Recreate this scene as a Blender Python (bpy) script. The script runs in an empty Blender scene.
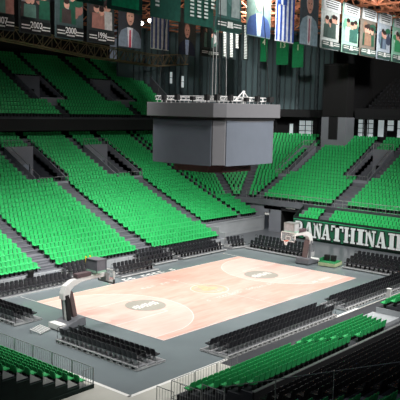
import bpy, math, random
from mathutils import Matrix, Vector
random.seed(7)
scn = bpy.context.scene
COL = scn.collection
R = math.radians

# ------------------------------------------------------------------ camera
CP = Vector((-51.0346, -42.675, 16.6045)); YAW, PIT, ROL, FPX = .7123, -.1232, .0207, 728.7015
cf = Vector((math.cos(PIT)*math.cos(YAW), math.cos(PIT)*math.sin(YAW), math.sin(PIT)))
cr = cf.cross(Vector((0, 0, 1))).normalized(); cu = cr.cross(cf)
cr2 = cr*math.cos(ROL)+cu*math.sin(ROL); cu2 = -cr*math.sin(ROL)+cu*math.cos(ROL)
cam = bpy.data.cameras.new('camera'); co = bpy.data.objects.new('camera', cam); COL.objects.link(co)
cam.sensor_width = 36; cam.lens = FPX*36/400; cam.clip_end = 500
m = Matrix.Identity(4)
for i in range(3): m[i][0] = cr2[i]; m[i][1] = cu2[i]; m[i][2] = -cf[i]; m[i][3] = CP[i]
co.matrix_world = m; scn.camera = co

# ------------------------------------------------------------------ materials
def lin(c): return tuple(((v/255)/12.92 if v/255 <= .04045 else ((v/255+.055)/1.055)**2.4) for v in c)+(1,)
MATS = {}
def mat(name, c, rough=.6, metal=0., var=.12, scale=3., emit=0, spec=.5, coat=0, alpha=1, c2=None):
    if name in MATS: return MATS[name]
    M = bpy.data.materials.new(name); M.use_nodes = True; nt = M.node_tree; b = nt.nodes['Principled BSDF']
    base = lin(c)
    tc = nt.nodes.new('ShaderNodeTexCoord'); no = nt.nodes.new('ShaderNodeTexNoise'); no.inputs['Scale'].default_value = scale
    no.inputs['Detail'].default_value = 5
    nt.links.new(tc.outputs['Object'], no.inputs['Vector'])
    cr_ = nt.nodes.new('ShaderNodeValToRGB'); e = cr_.color_ramp.elements
    e[0].position = .3; e[1].position = .7
    if c2: e[0].color = base; e[1].color = lin(c2)
    else:
        e[0].color = tuple(max(0, v*(1-var)) for v in base[:3])+(1,); e[1].color = tuple(min(1, v*(1+var)) for v in base[:3])+(1,)
    nt.links.new(no.outputs['Fac'], cr_.inputs['Fac']); nt.links.new(cr_.outputs['Color'], b.inputs['Base Color'])
    b.inputs['Roughness'].default_value = rough; b.inputs['Metallic'].default_value = metal
    b.inputs['Specular IOR Level'].default_value = spec
    if coat: b.inputs['Coat Weight'].default_value = coat; b.inputs['Coat Roughness'].default_value = .15
    if emit:
        nt.links.new(cr_.outputs['Color'], b.inputs['Emission Color']); b.inputs['Emission Strength'].default_value = emit
    if alpha < 1: b.inputs['Alpha'].default_value = alpha
    MATS[name] = M; return M
M_green = mat('green_seat_plastic', (50, 182, 102), .45, var=.1, scale=1.5)
M_greend = mat('green_seat_shell_dark', (10, 120, 58), .5)
M_black = mat('black_seat_plastic', (19, 19, 22), .45, var=.3)
M_blackd = mat('black_frame', (16, 16, 18), .6)
M_conc = mat('stand_concrete', (96, 99, 106), .9, var=.15, scale=.8)
M_concd = mat('stand_concrete_dark', (58, 60, 66), .9, var=.15, scale=.8)
M_fascia = mat('fascia_paint', (165, 170, 174), .7, var=.08, scale=.6)
M_wallg = mat('grey_wall_paint', (125, 129, 137), .8, var=.06, scale=.5)
M_floor = mat('grey_sport_floor', (112, 122, 126), .22, var=.06, scale=.35, spec=.5)
M_apron = mat('beige_floor', (190, 190, 182), .4, var=.08, scale=.5)
M_line = mat('white_line_paint', (235, 235, 232), .4, var=.03)
M_steel = mat('galvanised_steel', (165, 168, 170), .4, metal=.6)
M_alu = mat('aluminium_edge', (205, 206, 206), .45, metal=.2)
M_white = mat('white_powder_coat', (232, 232, 230), .35, var=.03)
M_dark = mat('dark_void_paint', (20, 21, 24), .9)
M_cloth = mat('dark_green_cloth', (14, 36, 30), .9, var=.2)
M_bgreen = mat('banner_dark_green', (18, 92, 62), .6, var=.1)
M_wallpanel = mat('acoustic_panel', (84, 104, 108), .9, var=.08, scale=.6)
M_rib = mat('panel_rib', (70, 84, 88), .8)
M_truss = mat('rust_red_truss_paint', (196, 124, 92), .6, var=.15)
M_trusst = mat('tan_truss_paint', (128, 112, 86), .6, var=.15)
M_ceil = mat('ceiling_dark', (22, 22, 23), .9)
M_sbl = mat('scoreboard_shell', (100, 100, 104), .5, var=.03)
M_screen = mat('unlit_led_screen', (92, 98, 108), .38, var=.04, scale=1)
M_gapshadow = mat('scoreboard_gap_shadow', (22, 20, 24), .7)
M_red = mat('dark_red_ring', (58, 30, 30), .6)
M_winlit = mat('daylit_window', (222, 236, 238), .3, emit=.38, var=.12, scale=.9)
M_frame = mat('window_frame', (50, 54, 58), .6)
M_yellow = mat('yellow_plastic', (232, 205, 40), .5)
M_grn2 = mat('cart_green', (30, 120, 70), .6)
M_clear = mat('clear_display', (205, 205, 208), .2, alpha=.75)
M_greybox = mat('display_box_grey', (112, 112, 120), .5)
M_deck = mat('platform_deck', (120, 122, 126), .6)
M_court = mat('black_chair_vinyl', (36, 37, 42), .4, var=.3)
M_cable = mat('cable_grey', (150, 150, 150), .5)

# wood court: planks + pale inner arcs are separate slabs
def wood(name, c1, c2):
    M = bpy.data.materials.new(name); M.use_nodes = True; nt = M.node_tree; b = nt.nodes['Principled BSDF']
    tc = nt.nodes.new('ShaderNodeTexCoord'); mp = nt.nodes.new('ShaderNodeMapping'); mp.inputs['Scale'].default_value = (.35, 2.2, 1)
    nt.links.new(tc.outputs['Object'], mp.inputs['Vector'])
    br = nt.nodes.new('ShaderNodeTexNoise'); br.inputs['Scale'].default_value = 1.6; br.inputs['Detail'].default_value = 6
    nt.links.new(mp.outputs['Vector'], br.inputs['Vector'])
    bk = nt.nodes.new('ShaderNodeTexBrick'); bk.inputs['Scale'].default_value = 1; bk.inputs['Brick Width'].default_value = 2.2
    bk.inputs['Row Height'].default_value = .5; bk.inputs['Mortar Size'].default_value = .0
    bk.inputs['Color1'].default_value = lin(c1); bk.inputs['Color2'].default_value = lin(c2)
    nt.links.new(tc.outputs['Object'], bk.inputs['Vector'])
    mx = nt.nodes.new('ShaderNodeMix'); mx.data_type = 'RGBA'; mx.blend_type = 'MIX'
    rp = nt.nodes.new('ShaderNodeValToRGB'); rp.color_ramp.elements[0].color = lin(c1); rp.color_ramp.elements[1].color = lin(c2)
    rp.color_ramp.elements[0].position = .35; rp.color_ramp.elements[1].position = .65
    nt.links.new(br.outputs['Fac'], rp.inputs['Fac'])
    mx.inputs[0].default_value = .5
    nt.links.new(rp.outputs['Color'], mx.inputs[6]); nt.links.new(bk.outputs['Color'], mx.inputs[7])
    nt.links.new(mx.outputs[2], b.inputs['Base Color']); b.inputs['Roughness'].default_value = .3
    return M
M_wood = wood('court_maple', (218, 160, 146), (226, 188, 178))
M_woodp = wood('court_maple_pale', (226, 182, 172), (230, 198, 190))

# ------------------------------------------------------------------ mesh builder
class MB:
    def __init__(s): s.v = []; s.f = []; s.m = []
    def add(s, vs, fs, mi=0):
        o = len(s.v); s.v += [tuple(v) for v in vs]; s.f += [tuple(i+o for i in f) for f in fs]; s.m += [mi]*len(fs)
    def box(s, x0, x1, y0, y1, z0, z1, mi=0):
        x0, x1 = min(x0, x1), max(x0, x1); y0, y1 = min(y0, y1), max(y0, y1); z0, z1 = min(z0, z1), max(z0, z1)
        s.add([(x0,y0,z0),(x1,y0,z0),(x1,y1,z0),(x0,y1,z0),(x0,y0,z1),(x1,y0,z1),(x1,y1,z1),(x0,y1,z1)],
              [(0,3,2,1),(4,5,6,7),(0,1,5,4),(1,2,6,5),(2,3,7,6),(3,0,4,7)], mi)
    def quad(s, a, b, c, d, mi=0): s.add([a,b,c,d], [(0,1,2,3)], mi)
    def prism(s, poly, z0, z1, mi=0):           # poly: ccw list of (x,y)
        n = len(poly)
        s.add([(x,y,z0) for x,y in poly]+[(x,y,z1) for x,y in poly],
              [tuple(reversed(range(n))), tuple(range(n,2*n))]+[(i,(i+1)%n,(i+1)%n+n,i+n) for i in range(n)], mi)
    def loft(s, rings, mi=0, cap=True):
        n = len(rings[0]); o = []
        fs = []
        for k in range(len(rings)-1):
            for i in range(n): fs.append((k*n+i, k*n+(i+1)%n, (k+1)*n+(i+1)%n, (k+1)*n+i))
        if cap: fs += [tuple(reversed(range(n))), tuple(range((len(rings)-1)*n, len(rings)*n))]
        s.add([p for r in rings for p in r], fs, mi)
    def tube(s, pts, r, n=8, mi=0):
        pts = [Vector(p) for p in pts]; rings = []
        for i, p in enumerate(pts):
            d = (pts[min(i+1, len(pts)-1)]-pts[max(i-1, 0)]).normalized()
            a = d.cross(Vector((0, 0, 1)))
            if a.length < 1e-3: a = Vector((1, 0, 0))
            a.normalize(); b = a.cross(d); rr = r[i] if isinstance(r, (list, tuple)) else r
            rings.append([tuple(p+a*rr*math.cos(2*math.pi*k/n)+b*rr*math.sin(2*math.pi*k/n)) for k in range(n)])
        s.loft(rings, mi)
    def bar(s, a, b, w, h=None, mi=0):
        h = h or w; a, b = Vector(a), Vector(b); d = (b-a).normalized(); x = d.cross(Vector((0, 0, 1)))
        if x.length < 1e-3: x = Vector((1, 0, 0))
        x.normalize(); y = x.cross(d); x *= w/2; y *= h/2
        s.loft([[tuple(p-x-y), tuple(p+x-y), tuple(p+x+y), tuple(p-x+y)] for p in (a, b)], mi)
    def mesh(s, name, mats):
        me = bpy.data.meshes.new(name); me.from_pydata(s.v, [], s.f)
        for q in (mats if isinstance(mats, (list, tuple)) else [mats]): me.materials.append(q)
        me.polygons.foreach_set('material_index', s.m); me.update(); return me
    def build(s, name, mats, parent=None, bevel=0, smooth=False):
        o = bpy.data.objects.new(name, s.mesh(name, mats)); COL.objects.link(o); o.parent = parent
        if smooth: o.data.polygons.foreach_set('use_smooth', [True]*len(o.data.polygons))
        if bevel:
            b = o.modifiers.new('bevel', 'BEVEL'); b.width = bevel; b.segments = 2; b.limit_method = 'ANGLE'
        return o
def tag(o, label=None, cat=None, group=None, kind=None):
    if label: o['label'] = label
    if cat: o['category'] = cat
    if group: o['group'] = group
    if kind: o['kind'] = kind
    return o
def empty(name, loc, rz=0, **k):
    o = bpy.data.objects.new(name, None); COL.objects.link(o); o.location = loc; o.rotation_euler = (0, 0, rz)
    o.empty_display_size = .1
    return tag(o, **k)
def struct(mb, name, mats, label=None, cat=None, **k):
    o = mb.build(name, mats, **k); tag(o, label, cat, kind='structure'); return o
def copy_tree(o, parent=None):
    c = o.copy(); COL.objects.link(c); c.parent = parent
    for ch in list(o.children): copy_tree(ch, c)
    return c
def text(name, s, size, parent, loc, rot, m_, ext=.005, label=None):
    c = bpy.data.curves.new(name, 'FONT'); c.body = s; c.size = size; c.extrude = ext; c.offset = .012*size
    c.align_x = 'CENTER'; c.align_y = 'CENTER'; c.materials.append(m_)
    o = bpy.data.objects.new(name, c); COL.objects.link(o)
    me = bpy.data.meshes.new_from_object(o.evaluated_get(bpy.context.evaluated_depsgraph_get())); bpy.data.objects.remove(o)
    o = bpy.data.objects.new(name, me); COL.objects.link(o); o.parent = parent; o.location = loc; o.rotation_euler = rot
    return o
ORD = ['first','second','third','fourth','fifth','sixth','seventh','eighth','ninth','tenth','eleventh','twelfth','thirteenth','fourteenth','fifteenth','sixteenth','seventeenth','eighteenth','nineteenth','twentieth']
def ordn(k):
    if k < 20: return ORD[k]
    k += 1; t = {2:'twenty',3:'thirty',4:'forty',5:'fifty',6:'sixty',7:'seventy',8:'eighty',9:'ninety'}[k//10]
    return (t+'-'+ORD[k%10-1]) if k % 10 else t[:-1]+'ieth'

# ------------------------------------------------------------------ floor and court
f = MB(); f.box(-70, 62, -50, 60, -.3, 0); struct(f, 'floor', M_apron, 'pale beige arena floor around the grey sports surface', 'floor')
f = MB(); f.box(18.6, 62, -13.4, 40, 0, .005); f.box(-40, 18.6, 10.7, 40, 0, .005); struct(f, 'floor_dark_surround', mat('dark_grey_floor', (82, 86, 91), .3), 'darker grey floor behind the far and end chair platforms', 'floor')
f = MB(); f.box(-22.9, 18.6, -13.3, 10.7, 0, .006); struct(f, 'floor_sports_surface', M_floor, 'grey sports surface around the wooden court', 'floor')
f = MB(); f.box(-14.8, 40, -21.5, -13.45, 0, .008); struct(f, 'floor_chair_reflection', mat('painted_chair_reflection', (62, 64, 69), .5), 'dark chair reflection painted on floor between near sideline platforms and green seats', 'floor')  # dark sheet painting the black chairs' reflection on the floor
f = MB(); f.box(-14.05, 14.05, -7.55, 7.55, .006, .03); struct(f, 'floor_court', M_wood, 'salmon wooden basketball court', 'floor')
def arc(cx, cy, r, a0, a1, n): return [(cx+r*math.cos(R(a0+(a1-a0)*i/n)), cy+r*math.sin(R(a0+(a1-a0)*i/n))) for i in range(n+1)]
f = MB()
for s in (-1, 1):
    pts = [(-14, -6.6), (-12.4+.9, -6.6)]+arc(-12.4, 0, 6.7, -78, 78, 28)+[(-11.5, 6.6), (-14, 6.6)]
    pts = [(x*-s, y*-s) for x, y in pts] if s > 0 else pts
    f.prism(pts, .03, .034)
struct(f, 'floor_court_arcs', M_woodp, 'paler wood inside the three point arcs', 'floor')
f = MB()
def ring(mb, cx, cy, r, w, a0, a1, n, z0, z1):
    o = arc(cx, cy, r, a0, a1, n); q = arc(cx, cy, r-w, a0, a1, n)
    for i in range(n): mb.prism([q[i], o[i], o[i+1], q[i+1]], z0, z1)
f.box(-14.05, 14.05, 7.5, 7.55, .034, .038); f.box(-14.05, 14.05, -7.55, -7.5, .034, .038)
f.box(-14.08, -14.03, -7.55, 9.8, .034, .038); f.box(14.03, 14.08, -7.55, 9.8, .034, .038)
f.box(-.02, .02, -7.5, 7.5, .034, .037)
ring(f, 0, 0, 1.8, .05, 0, 360, 48, .034, .038)
for s in (-1, 1):
    a = (-78, 78) if s < 0 else (102, 258)
    ring(f, s*12.4, 0, 6.75, .05, a[0], a[1], 40, .036, .04)
    f.box(s*14, s*11, -6.63, -6.58, .036, .04); f.box(s*14, s*11, 6.58, 6.63, .036, .04)
    f.box(s*14, s*8.2, 2.4, 2.45, .036, .04); f.box(s*14, s*8.2, -2.45, -2.4, .036, .04); f.box(s*8.22, s*8.17, -2.4, 2.4, .036, .04)
f.box(-22.95, -22.7, -13.3, -7, .006, .012); f.box(-22.95, 4, -13.4, -13.15, .006, .012)
struct(f, 'trim_court_lines', M_line, 'white court marking lines', 'line')
M_logo = mat('logo_grey', (160, 156, 148), .35, var=.08)
M_logoL = mat('logo_pale', (216, 212, 206), .35)
for s, nm in ((-1, 'near'), (1, 'far')):
    f = MB(); f.prism(arc(s*8.3, .1, 1.75, 0, 359, 47)[:-1], .04, .046)
    o = f.build('court_logo', M_logo); tag(o, 'round grey logo painted on the free throw circle at the %s basket' % nm, 'floor logo')
    f = MB()
    for k in range(9):      # script wordmark too small to read: slanted strokes
        x = s*8.3-1.35+k*.31; h = .26+.2*abs(math.sin(k*2.1)); f.add([(x-.1, .05-h, .046), (x+.06, .05-h, .046), (x+.22, .15+h, .046), (x+.06, .15+h, .046), (x-.1, .05-h, .05), (x+.06, .05-h, .05), (x+.22, .15+h, .05), (x+.06, .15+h, .05)], [(4,5,6,7),(0,1,5,4),(1,2,6,5),(2,3,7,6),(3,0,4,7)])
    f.box(s*8.3-1.4, s*8.3+1.4, -.08, .04, .046, .05)
    f.build('wordmark', M_line, o)
def strokes(name, x0, x1, y0, y1, n, m_, label, gap=.35, seed=1):
    rd = random.Random(seed); w = (x1-x0)/n
    o = empty(name, (0, 0, 0), label=label, cat='floor lettering')
    for k in range(n):
        f = MB()
        if rd.random() < .12: continue
        a = x0+k*w; b = a+w*(1-gap)
        hh = (y1-y0)*rd.uniform(.0, .25)
        f.box(a, a+w*.22, y0, y1-hh, .034, .045); f.box(a, b, y0, y0+(y1-y0)*.22, .034, .0455); f.box(a, b, y1-hh-(y1-y0)*.2, y1-hh, .034, .0455)
        f.build('letter', m_, o)
    return o
strokes('floor_lettering', -3.4, 4.0, 7.75, 8.45, 9, M_line, 'large white lettering painted on grey floor by the far sideline', seed=4)
strokes('floor_lettering', -3.4, 3.6, -2.85, -2.35, 16, M_logoL, 'long line of white lettering on the wood before the center circle', seed=2)
strokes('floor_lettering', 3.6, 6.2, -3.1, -2.6, 6, M_logoL, 'short pale lettering on the wood toward the far basket', seed=3)
strokes('floor_lettering', -4.5, .6, 4.2, 4.7, 8, M_logoL, 'faint pale lettering on the wood near the far sideline', seed=5)
strokes('floor_lettering', 9.3, 12.6, -5.6, -5.2, 8, M_line, 'white lettering on the wood in the right corner of court', seed=6)
M_faint = mat('faint_green_paint', (205, 182, 148), .35)
f = MB()
for a in (90, 210, 330): f.prism(arc(.55*math.cos(R(a)), .3+.55*math.sin(R(a)), .5, 0, 345, 16), .04, .045)
f.box(-.08, .08, -.9, 0, .04, .045); ring(f, 0, .1, 1.6, .18, 0, 360, 40, .04, .045)
tag(f.build('court_logo', M_faint), 'faint round club crest at center circle of the court', 'floor logo')

# ------------------------------------------------------------------ seats (prototypes and collector)
def seat_meshes(kind):
    back = MB(); W = .22
    rows = [(.40, -.20, .9), (.52, -.225, 1.), (.70, -.26, 1.), (.82, -.285, .92), (.86, -.295, .7)]
    fr = []; bk = []
    for z, y, s in rows:
        fr.append([(W*s*t, y+.035*t*t+.0, z) for t in (-1, -.5, 0, .5, 1)])
        bk.append([(W*s*t, y-.045+.035*t*t, z) for t in (-1, -.5, 0, .5, 1)])
    rings = [[*fr[i], *reversed(bk[i])] for i in range(len(rows))]
    back.loft(rings)
    pan = MB()
    pr_ = [(-.19, .43, .9), (-.05, .41, 1), (.14, .43, 1), (.22, .45, .95), (.245, .42, .9)]
    rings = [[(W*s*-1, y, z+.03), (0, y, z), (W*s, y, z+.03), (W*s, y, z-.035), (0, y, z-.06), (-W*s, y, z-.035)] for y, z, s in pr_]
    pan.loft(rings)
    leg = MB(); leg.box(-.04, .04, -.2, .02, 0, .38); leg.box(-.2, .2, -.22, -.16, .3, .37)
    mm = {'green': M_green, 'black': M_black, 'court': M_court}[kind]
    return [('backrest', back.mesh('backrest', mm)), ('seat_pan', pan.mesh('seat_pan', mm)), ('pedestal', leg.mesh('pedestal', M_blackd if kind != 'court' else M_steel))]
PROTO = {k: seat_meshes(k) for k in ('green', 'black', 'court')}
SEATS = []      # (kind, x, y, z, rz, label, group)
def proj(x, y, z):
    d = Vector((x, y, z))-CP; w = d.dot(cf)
    if w < 1: return None
    return 200+FPX*d.dot(cr2)/w, 200-FPX*d.dot(cu2)/w, w
def seat(kind, x, y, z, rz, label, group):
    label = label.replace(' in the ', ' ')
    p_ = proj(x, y, z+.5)
    if not p_ or not (-110 < p_[0] < 520 and -60 < p_[1] < 480): return
    SEATS.append((kind, x, y, z, rz, label, group, p_[2], -3 < p_[0] < 403 and -3 < p_[1] < 403))
def flush_seats():
    for kind, name, lab, cat in (('green', 'stadium_seat', 'green plastic stadium seats filling the stands on all sides', 'stadium seats'),
                            ('black', 'folding_seat', 'black seats filling the back of the lower right stand', 'stadium seats'),
                            ('court', 'courtside_chair', 'black courtside chairs on the platforms along the far sides', 'courtside chairs')):
        L = [s for s in SEATS if s[0] == kind]; L.sort(key=lambda s: (not s[8], s[7]))
        n = 0; ind = L[:300]; rest = L[300:]
        proto = None
        for s in ind:
            if proto is None:
                proto = empty(name, (0, 0, 0))
                for nm, me in PROTO[kind]:
                    c = bpy.data.objects.new(nm, me); COL.objects.link(c); c.parent = proto
                o = proto
            else:
                o = proto.copy(); COL.objects.link(o)
                for ch in proto.children:
                    c = ch.copy(); COL.objects.link(c); c.parent = o
            o.location = s[1:4]; o.rotation_euler = (0, 0, s[4]); tag(o, s[5], cat.split()[-1][:-1], s[6])
        if not rest: continue
        # the rest: one mesh of low seats
        V = []; F = []; MI = []
        W = .213
        bv = [(-W*.9,-.2,.40),(0,-.235,.40),(W*.9,-.2,.40),(W,-.25,.76),(W*.7,-.28,.86),(-W*.7,-.28,.86),(-W,-.25,.76)]
        nb = len(bv)
        tv = bv+[(x, y-.05, z) for x, y, z in bv]
        tf = [(0,1,2,3,4,5,6), tuple(reversed(range(nb, 2*nb)))]+[(i, i+nb, (i+1) % nb+nb, (i+1) % nb) for i in range(nb)]
        o = len(tv)
        tv += [(-W,-.2,.44),(W,-.2,.44),(W,.22,.46),(-W,.22,.46),(-W,-.2,.38),(W,-.2,.38),(W,.22,.40),(-W,.22,.40)]
        tf += [tuple(i+o for i in q) for q in ((0,1,2,3),(4,7,6,5),(0,4,5,1),(1,5,6,2),(2,6,7,3),(3,7,4,0))]
        mi = [0]*len(tf); o = len(tv)
        tv += [(-.05,-.2,0),(.05,-.2,0),(.05,0,0),(-.05,0,0),(-.05,-.2,.4),(.05,-.2,.4),(.05,0,.4),(-.05,0,.4)]
        leg = [tuple(i+o for i in q) for q in ((0,1,5,4),(1,2,6,5),(2,3,7,6),(3,0,4,7))]; tf += leg; mi += [1]*4
        for s in rest:
            c, si = math.cos(s[4]), math.sin(s[4]); b = len(V)
            V += [(s[1]+x*c-y*si, s[2]+x*si+y*c, s[3]+z) for x, y, z in tv]
            F += [tuple(i+b for i in q) for q in tf]; MI += mi
        me = bpy.data.meshes.new(name); me.from_pydata(V, [], F)
        me.materials.append({'green': M_green, 'black': M_black, 'court': M_court}[kind]); me.materials.append(M_blackd)
        me.polygons.foreach_set('material_index', MI); me.update()
        ob = bpy.data.objects.new(name, me); COL.objects.link(ob); tag(ob, lab, cat, kind='stuff')

PI = math.pi
SP = .5
def inter(a, b, gaps):      # [a,b] minus gaps
    out = [(a, b)]
    for g0, g1 in gaps:
        n = []
        for x0, x1 in out:
            if g1 <= x0 or g0 >= x1: n.append((x0, x1)); continue
            if g0 > x0: n.append((x0, g0))
            if g1 < x1: n.append((g1, x1))
        out = n
    return out
# ------------------------------------------------------------------ main bowl (far side, corner, end)
CX, CY = 28., 18.5
ROW = .87
def zr(r): return 4.6+.43*(r-4)+.003*(r-4)**2-.3
rows = [-1.1+ROW*k for k in range(26)]
R0, R1 = 10.3, 17.4          # vomitory radial range
AX = [-21.6, -8.0, 5.4, 18.3]      # aisle centres far side
ter = MB(); stp = MB()
def left_gaps(r):
    g = []
    for A in AX:
        if r < R0: g.append((A-.8, A+.8))
        elif r < R1: g.append((A-4.3, A+2.1))
        else: g += [(A-4.3, A-3.2), (A+1.1, A+2.1)]
    g.append((26.6, 27.3)); return g
def end_gaps(r):
    g = []
    for A in (5.1, -9.5):
        if r < R0: g.append((A-1.0, A+1.1))
        elif r < R1: g.append((A-1.7, A+3.6))
        else: g += [(A-1.7, A-.6), (A+2.5, A+3.6)]
    A = 19.0
    if r >= R0 and r < R1: g.append((16.6, 20.3))
    elif r >= R1: g += [(16.6, 17.5), (19.4, 20.3)]
    else: g.append((17.6, 18.5))
    return g
def lpt(x, r, z): return (x, CY+r, z)
for k, r in enumerate(rows):
    z = zr(r); zp = zr(r-ROW) if k else 0; ra, rb = r-ROW/2, r+ROW/2
    xr = 31.0 if r < 3.3 else CX
    vo = [(A-3.2, A+1.1) for A in AX] if R0 <= r < R1 else []
    for x0, x1 in inter(-34, xr, vo):
        ter.box(x0, x1, CY+ra, CY+rb+.02, zp-.4 if k else 0, z)
    for x0, x1 in inter(-34, xr-.1, left_gaps(r)):
        n = int((x1-x0)/SP); off = (x1-x0-n*SP)/2
        for i in range(n): seat('green', x0+off+SP*(i+.5), CY+r+.1, z, PI, 'green seat of the far sideline stand', 'green seats of the far sideline stand')
    if r < 3.6: continue
    # corner
    n = 18
    for i in range(n):
        a0, a1 = PI/2*i/n, PI/2*(i+1)/n
        P = lambda rr, a: (CX+rr*math.cos(a), CY+rr*math.sin(a))
        ter.prism([P(ra, a0), P(rb+.02, a0), P(rb+.02, a1), P(ra, a1)], zp-.4, z)
    gap = .55/r
    for a0, a1 in ((.02, R(27)-gap), (R(27)+gap, R(57)-gap), (R(57)+gap, PI/2-.02)):
        if a1 <= a0: continue
        ns = int((a1-a0)*r/SP)
        for i in range(ns):
            a = a0+(a1-a0)*(i+.5)/ns
            seat('green', CX+r*math.cos(a), CY+r*math.sin(a), z, a+PI/2, 'green seat of the corner stand', 'g')
    # end
    vo = [(A-.6, A+2.5) for A in (5.1, -9.5)]+[(17.4, 19.6)] if R0 <= r < R1 else []
    for y0, y1 in inter(-20, CY, vo): ter.box(CX+ra, CX+rb+.02, y0, y1, zp-.4, z)
    for y0, y1 in inter(-20, CY-.05, end_gaps(r)):
        if r < 4.9 and y1 < 1.2: continue
        n = int((y1-y0)/SP); off = (y1-y0-n*SP)/2
        for i in range(n): seat('green', CX+r+.1, y0+off+SP*(i+.5), z, PI/2, 'green seat of the far end stand', 'g')
struct(ter, 'terrace_far', M_conc, 'stepped grey terrace of the far side and end stands', 'terrace')
# aisle step edges
for A, x0, x1 in [(A, A-.9, A+.9) for A in AX]:
    for r in rows:
        if r > R0: break
        for h in (0, .5): stp.box(x0, x1, CY+r-ROW/2-.02+h*ROW*.9, CY+r-ROW/2+.32+h*.3, zr(r)-.02-(0 if h else .0), zr(r)+(.02 if not h else .17))
struct(stp, 'trim_aisle_steps', M_conc, 'grey steps of the far stand aisles', 'steps')
# vomitories of the lower bowl
def vomitory(name, side, a0, a1, r0, r1, z0, z1, label):
    # opening a0..a1 along the row direction, r0..r1 along depth; floor at z0, stand height z1 at the back
    P = (lambda a, r, z: (a, CY+r, z)) if side == 'far' else (lambda a, r, z: (CX+r, a, z))
    o = MB(); zt = lambda r: z0+.55+(z1-z0)*(r-r0)/(r1-r0)
    for a, s in ((a0, -.14), (a1, .14)):
        q = [P(a, r0, z0-.1), P(a, r1, z0-.1), P(a, r1, zt(r1)+.3), P(a, r0, zt(r0)+.3)]
        w = [P(a+s, r0, z0-.1), P(a+s, r1, z0-.1), P(a+s, r1, zt(r1)+.3), P(a+s, r0, zt(r0)+.3)]
        o.loft([q, w])
    o2 = MB()
    c0 = (a0+a1)/2
    def bx_(A0, A1, r_0, r_1, zz0, zz1, mi=0):
        p_, q_ = P(A0, r_0, zz0), P(A1, r_1, zz1); o.box(p_[0], q_[0], p_[1], q_[1], zz0, zz1, mi)
    bx_(a0, a1, r1, r1+.2, z0+2.3, zt(r1)+.3); bx_(a0, a0+.5, r1, r1+.2, z0, z0+2.3); bx_(a1-.5, a1, r1, r1+.2, z0, z0+2.3)
    bx_(a0, a1, r0, r1, z0-.12, z0)
    bx_(a0+.5, a1-.5, r1+1.4, r1+1.5, z0, z0+2.4, 1)
    bx_(a0, a1, r0-.15, r0, z0-.3, z0+.7)
    st = struct(o, name, [M_wallg, M_dark], label, 'entrance')
    h = MB()
    for a in (a0, a1):
        h.tube([P(a, r0, zt(r0)+.95), P(a, r1, zt(r1)+.95)], .035, 6)
        for t in range(5):
            r = r0+(r1-r0)*t/4; h.tube([P(a, r, zt(r)+.25), P(a, r, zt(r)+.95)], .025, 6)
    h.tube([P(a0, r0-.1, z0+1.25), P(a1, r0-.1, z0+1.25)], .035, 6); h.tube([P(a0, r1+.1, zt(r1)+1.1), P(a1, r1+.1, zt(r1)+1.1)], .035, 6)
    for t in range(9): aa = a0+(a1-a0)*t/8; h.tube([P(aa, r0-.1, z0+.6), P(aa, r0-.1, z0+1.25)], .02, 6); h.tube([P(aa, r1+.1, zt(r1)+.25), P(aa, r1+.1, zt(r1)+1.1)], .02, 6)
    hr = h.build('handrail', M_steel, st)
    return st
for i, A in enumerate(AX):
    vomitory('wall_entrance_far', 'far', A-3.2, A+1.1, R0, R1, zr(R0)-.3, zr(R1), 'sloping grey entrance walls cut into the far stand')
vomitory('wall_entrance_end', 'end', 4.5, 7.6, R0, R1, zr(R0)-.3, zr(R1), 'sloping grey entrance walls cut into the end stand')
vomitory('wall_entrance_end', 'end', 17.4, 19.6, R0, R1, zr(R0)-.3, zr(R1), 'narrow entrance cut into the end stand near the corner')

# fixed front walls
f = MB(); f.box(18.6, 32, 16.95, 17.05, 0, 2.0); f.box(18.6, 32, 16.9, 16.96, 1.86, 2.02)
f.box(18.6, 32, 16.93, 16.95, .45, .5)
struct(f, 'wall_far', M_fascia, 'pale grey front wall below the far stand corner', 'wall')
f = MB()
f.prism([(30.9, 17.05), (31.05, 17.05), (31.05, 21.9), (30.9, 21.9)], 0, 2.2)
f.box(31.9, 32.1, 17, 21.6, 0, 4.35)
f.add([(27.9, 22.25, 0), (31.9, 21.4, 0), (31.9, 21.6, 0), (27.9, 22.45, 0), (27.9, 22.25, 4.35), (31.9, 21.4, 4.35), (31.9, 21.6, 4.35), (27.9, 22.45, 4.35)],
      [(0,3,2,1),(4,5,6,7),(0,1,5,4),(1,2,6,5),(2,3,7,6),(3,0,4,7)])
f.box(31.9, 32.1, 14.3, 15.9, 0, 4.35); f.box(31.9, 34, 15.9, 16.1, 0, 4.35); f.box(31.9, 34, 14.1, 14.3, 0, 4.35)
f.box(31.9, 32.1, 10.4, 17, 3.0, 4.35, 1)
f.box(31.9, 32.1, 15.9, 17, 2.5, 4.35)
struct(f, 'wall_corner', [M_wallg, M_dark], 'tall grey walls around the corner tunnel', 'wall')
f = MB(); f.box(33.9, 34, 15.9, 17, 0, 3); f.box(37, 37.2, 9.4, 14.3, 0, 4.3); f.box(32, 37, 9.4, 9.5, 0, 4.4); f.box(32, 37, 14.05, 14.1, 0, 4.3)
struct(f, 'wall_tunnel', M_dark, 'black curtain lining inside the tunnel', 'wall')
o = MB(); o.box(31.86, 31.89, 16.1, 16.8, 2.15, 2.45); tag(o.build('tunnel_sign', M_line), 'small white lit sign above the narrow tunnel door', 'sign')
o = MB(); o.box(33.5, 33.6, 16.15, 16.6, .9, 1.7); tag(o.build('wall_poster', M_line), 'white sheet hanging inside the narrow tunnel door', 'poster')
o = MB(); o.box(31.82, 31.88, 11.7, 13.3, 3.35, 3.6); o.box(31.8, 31.82, 11.75, 13.25, 3.4, 3.55, 1); tag(o.build('tunnel_sign', [M_frame, M_line]), 'long white sign above the wide tunnel opening', 'sign')
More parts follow.
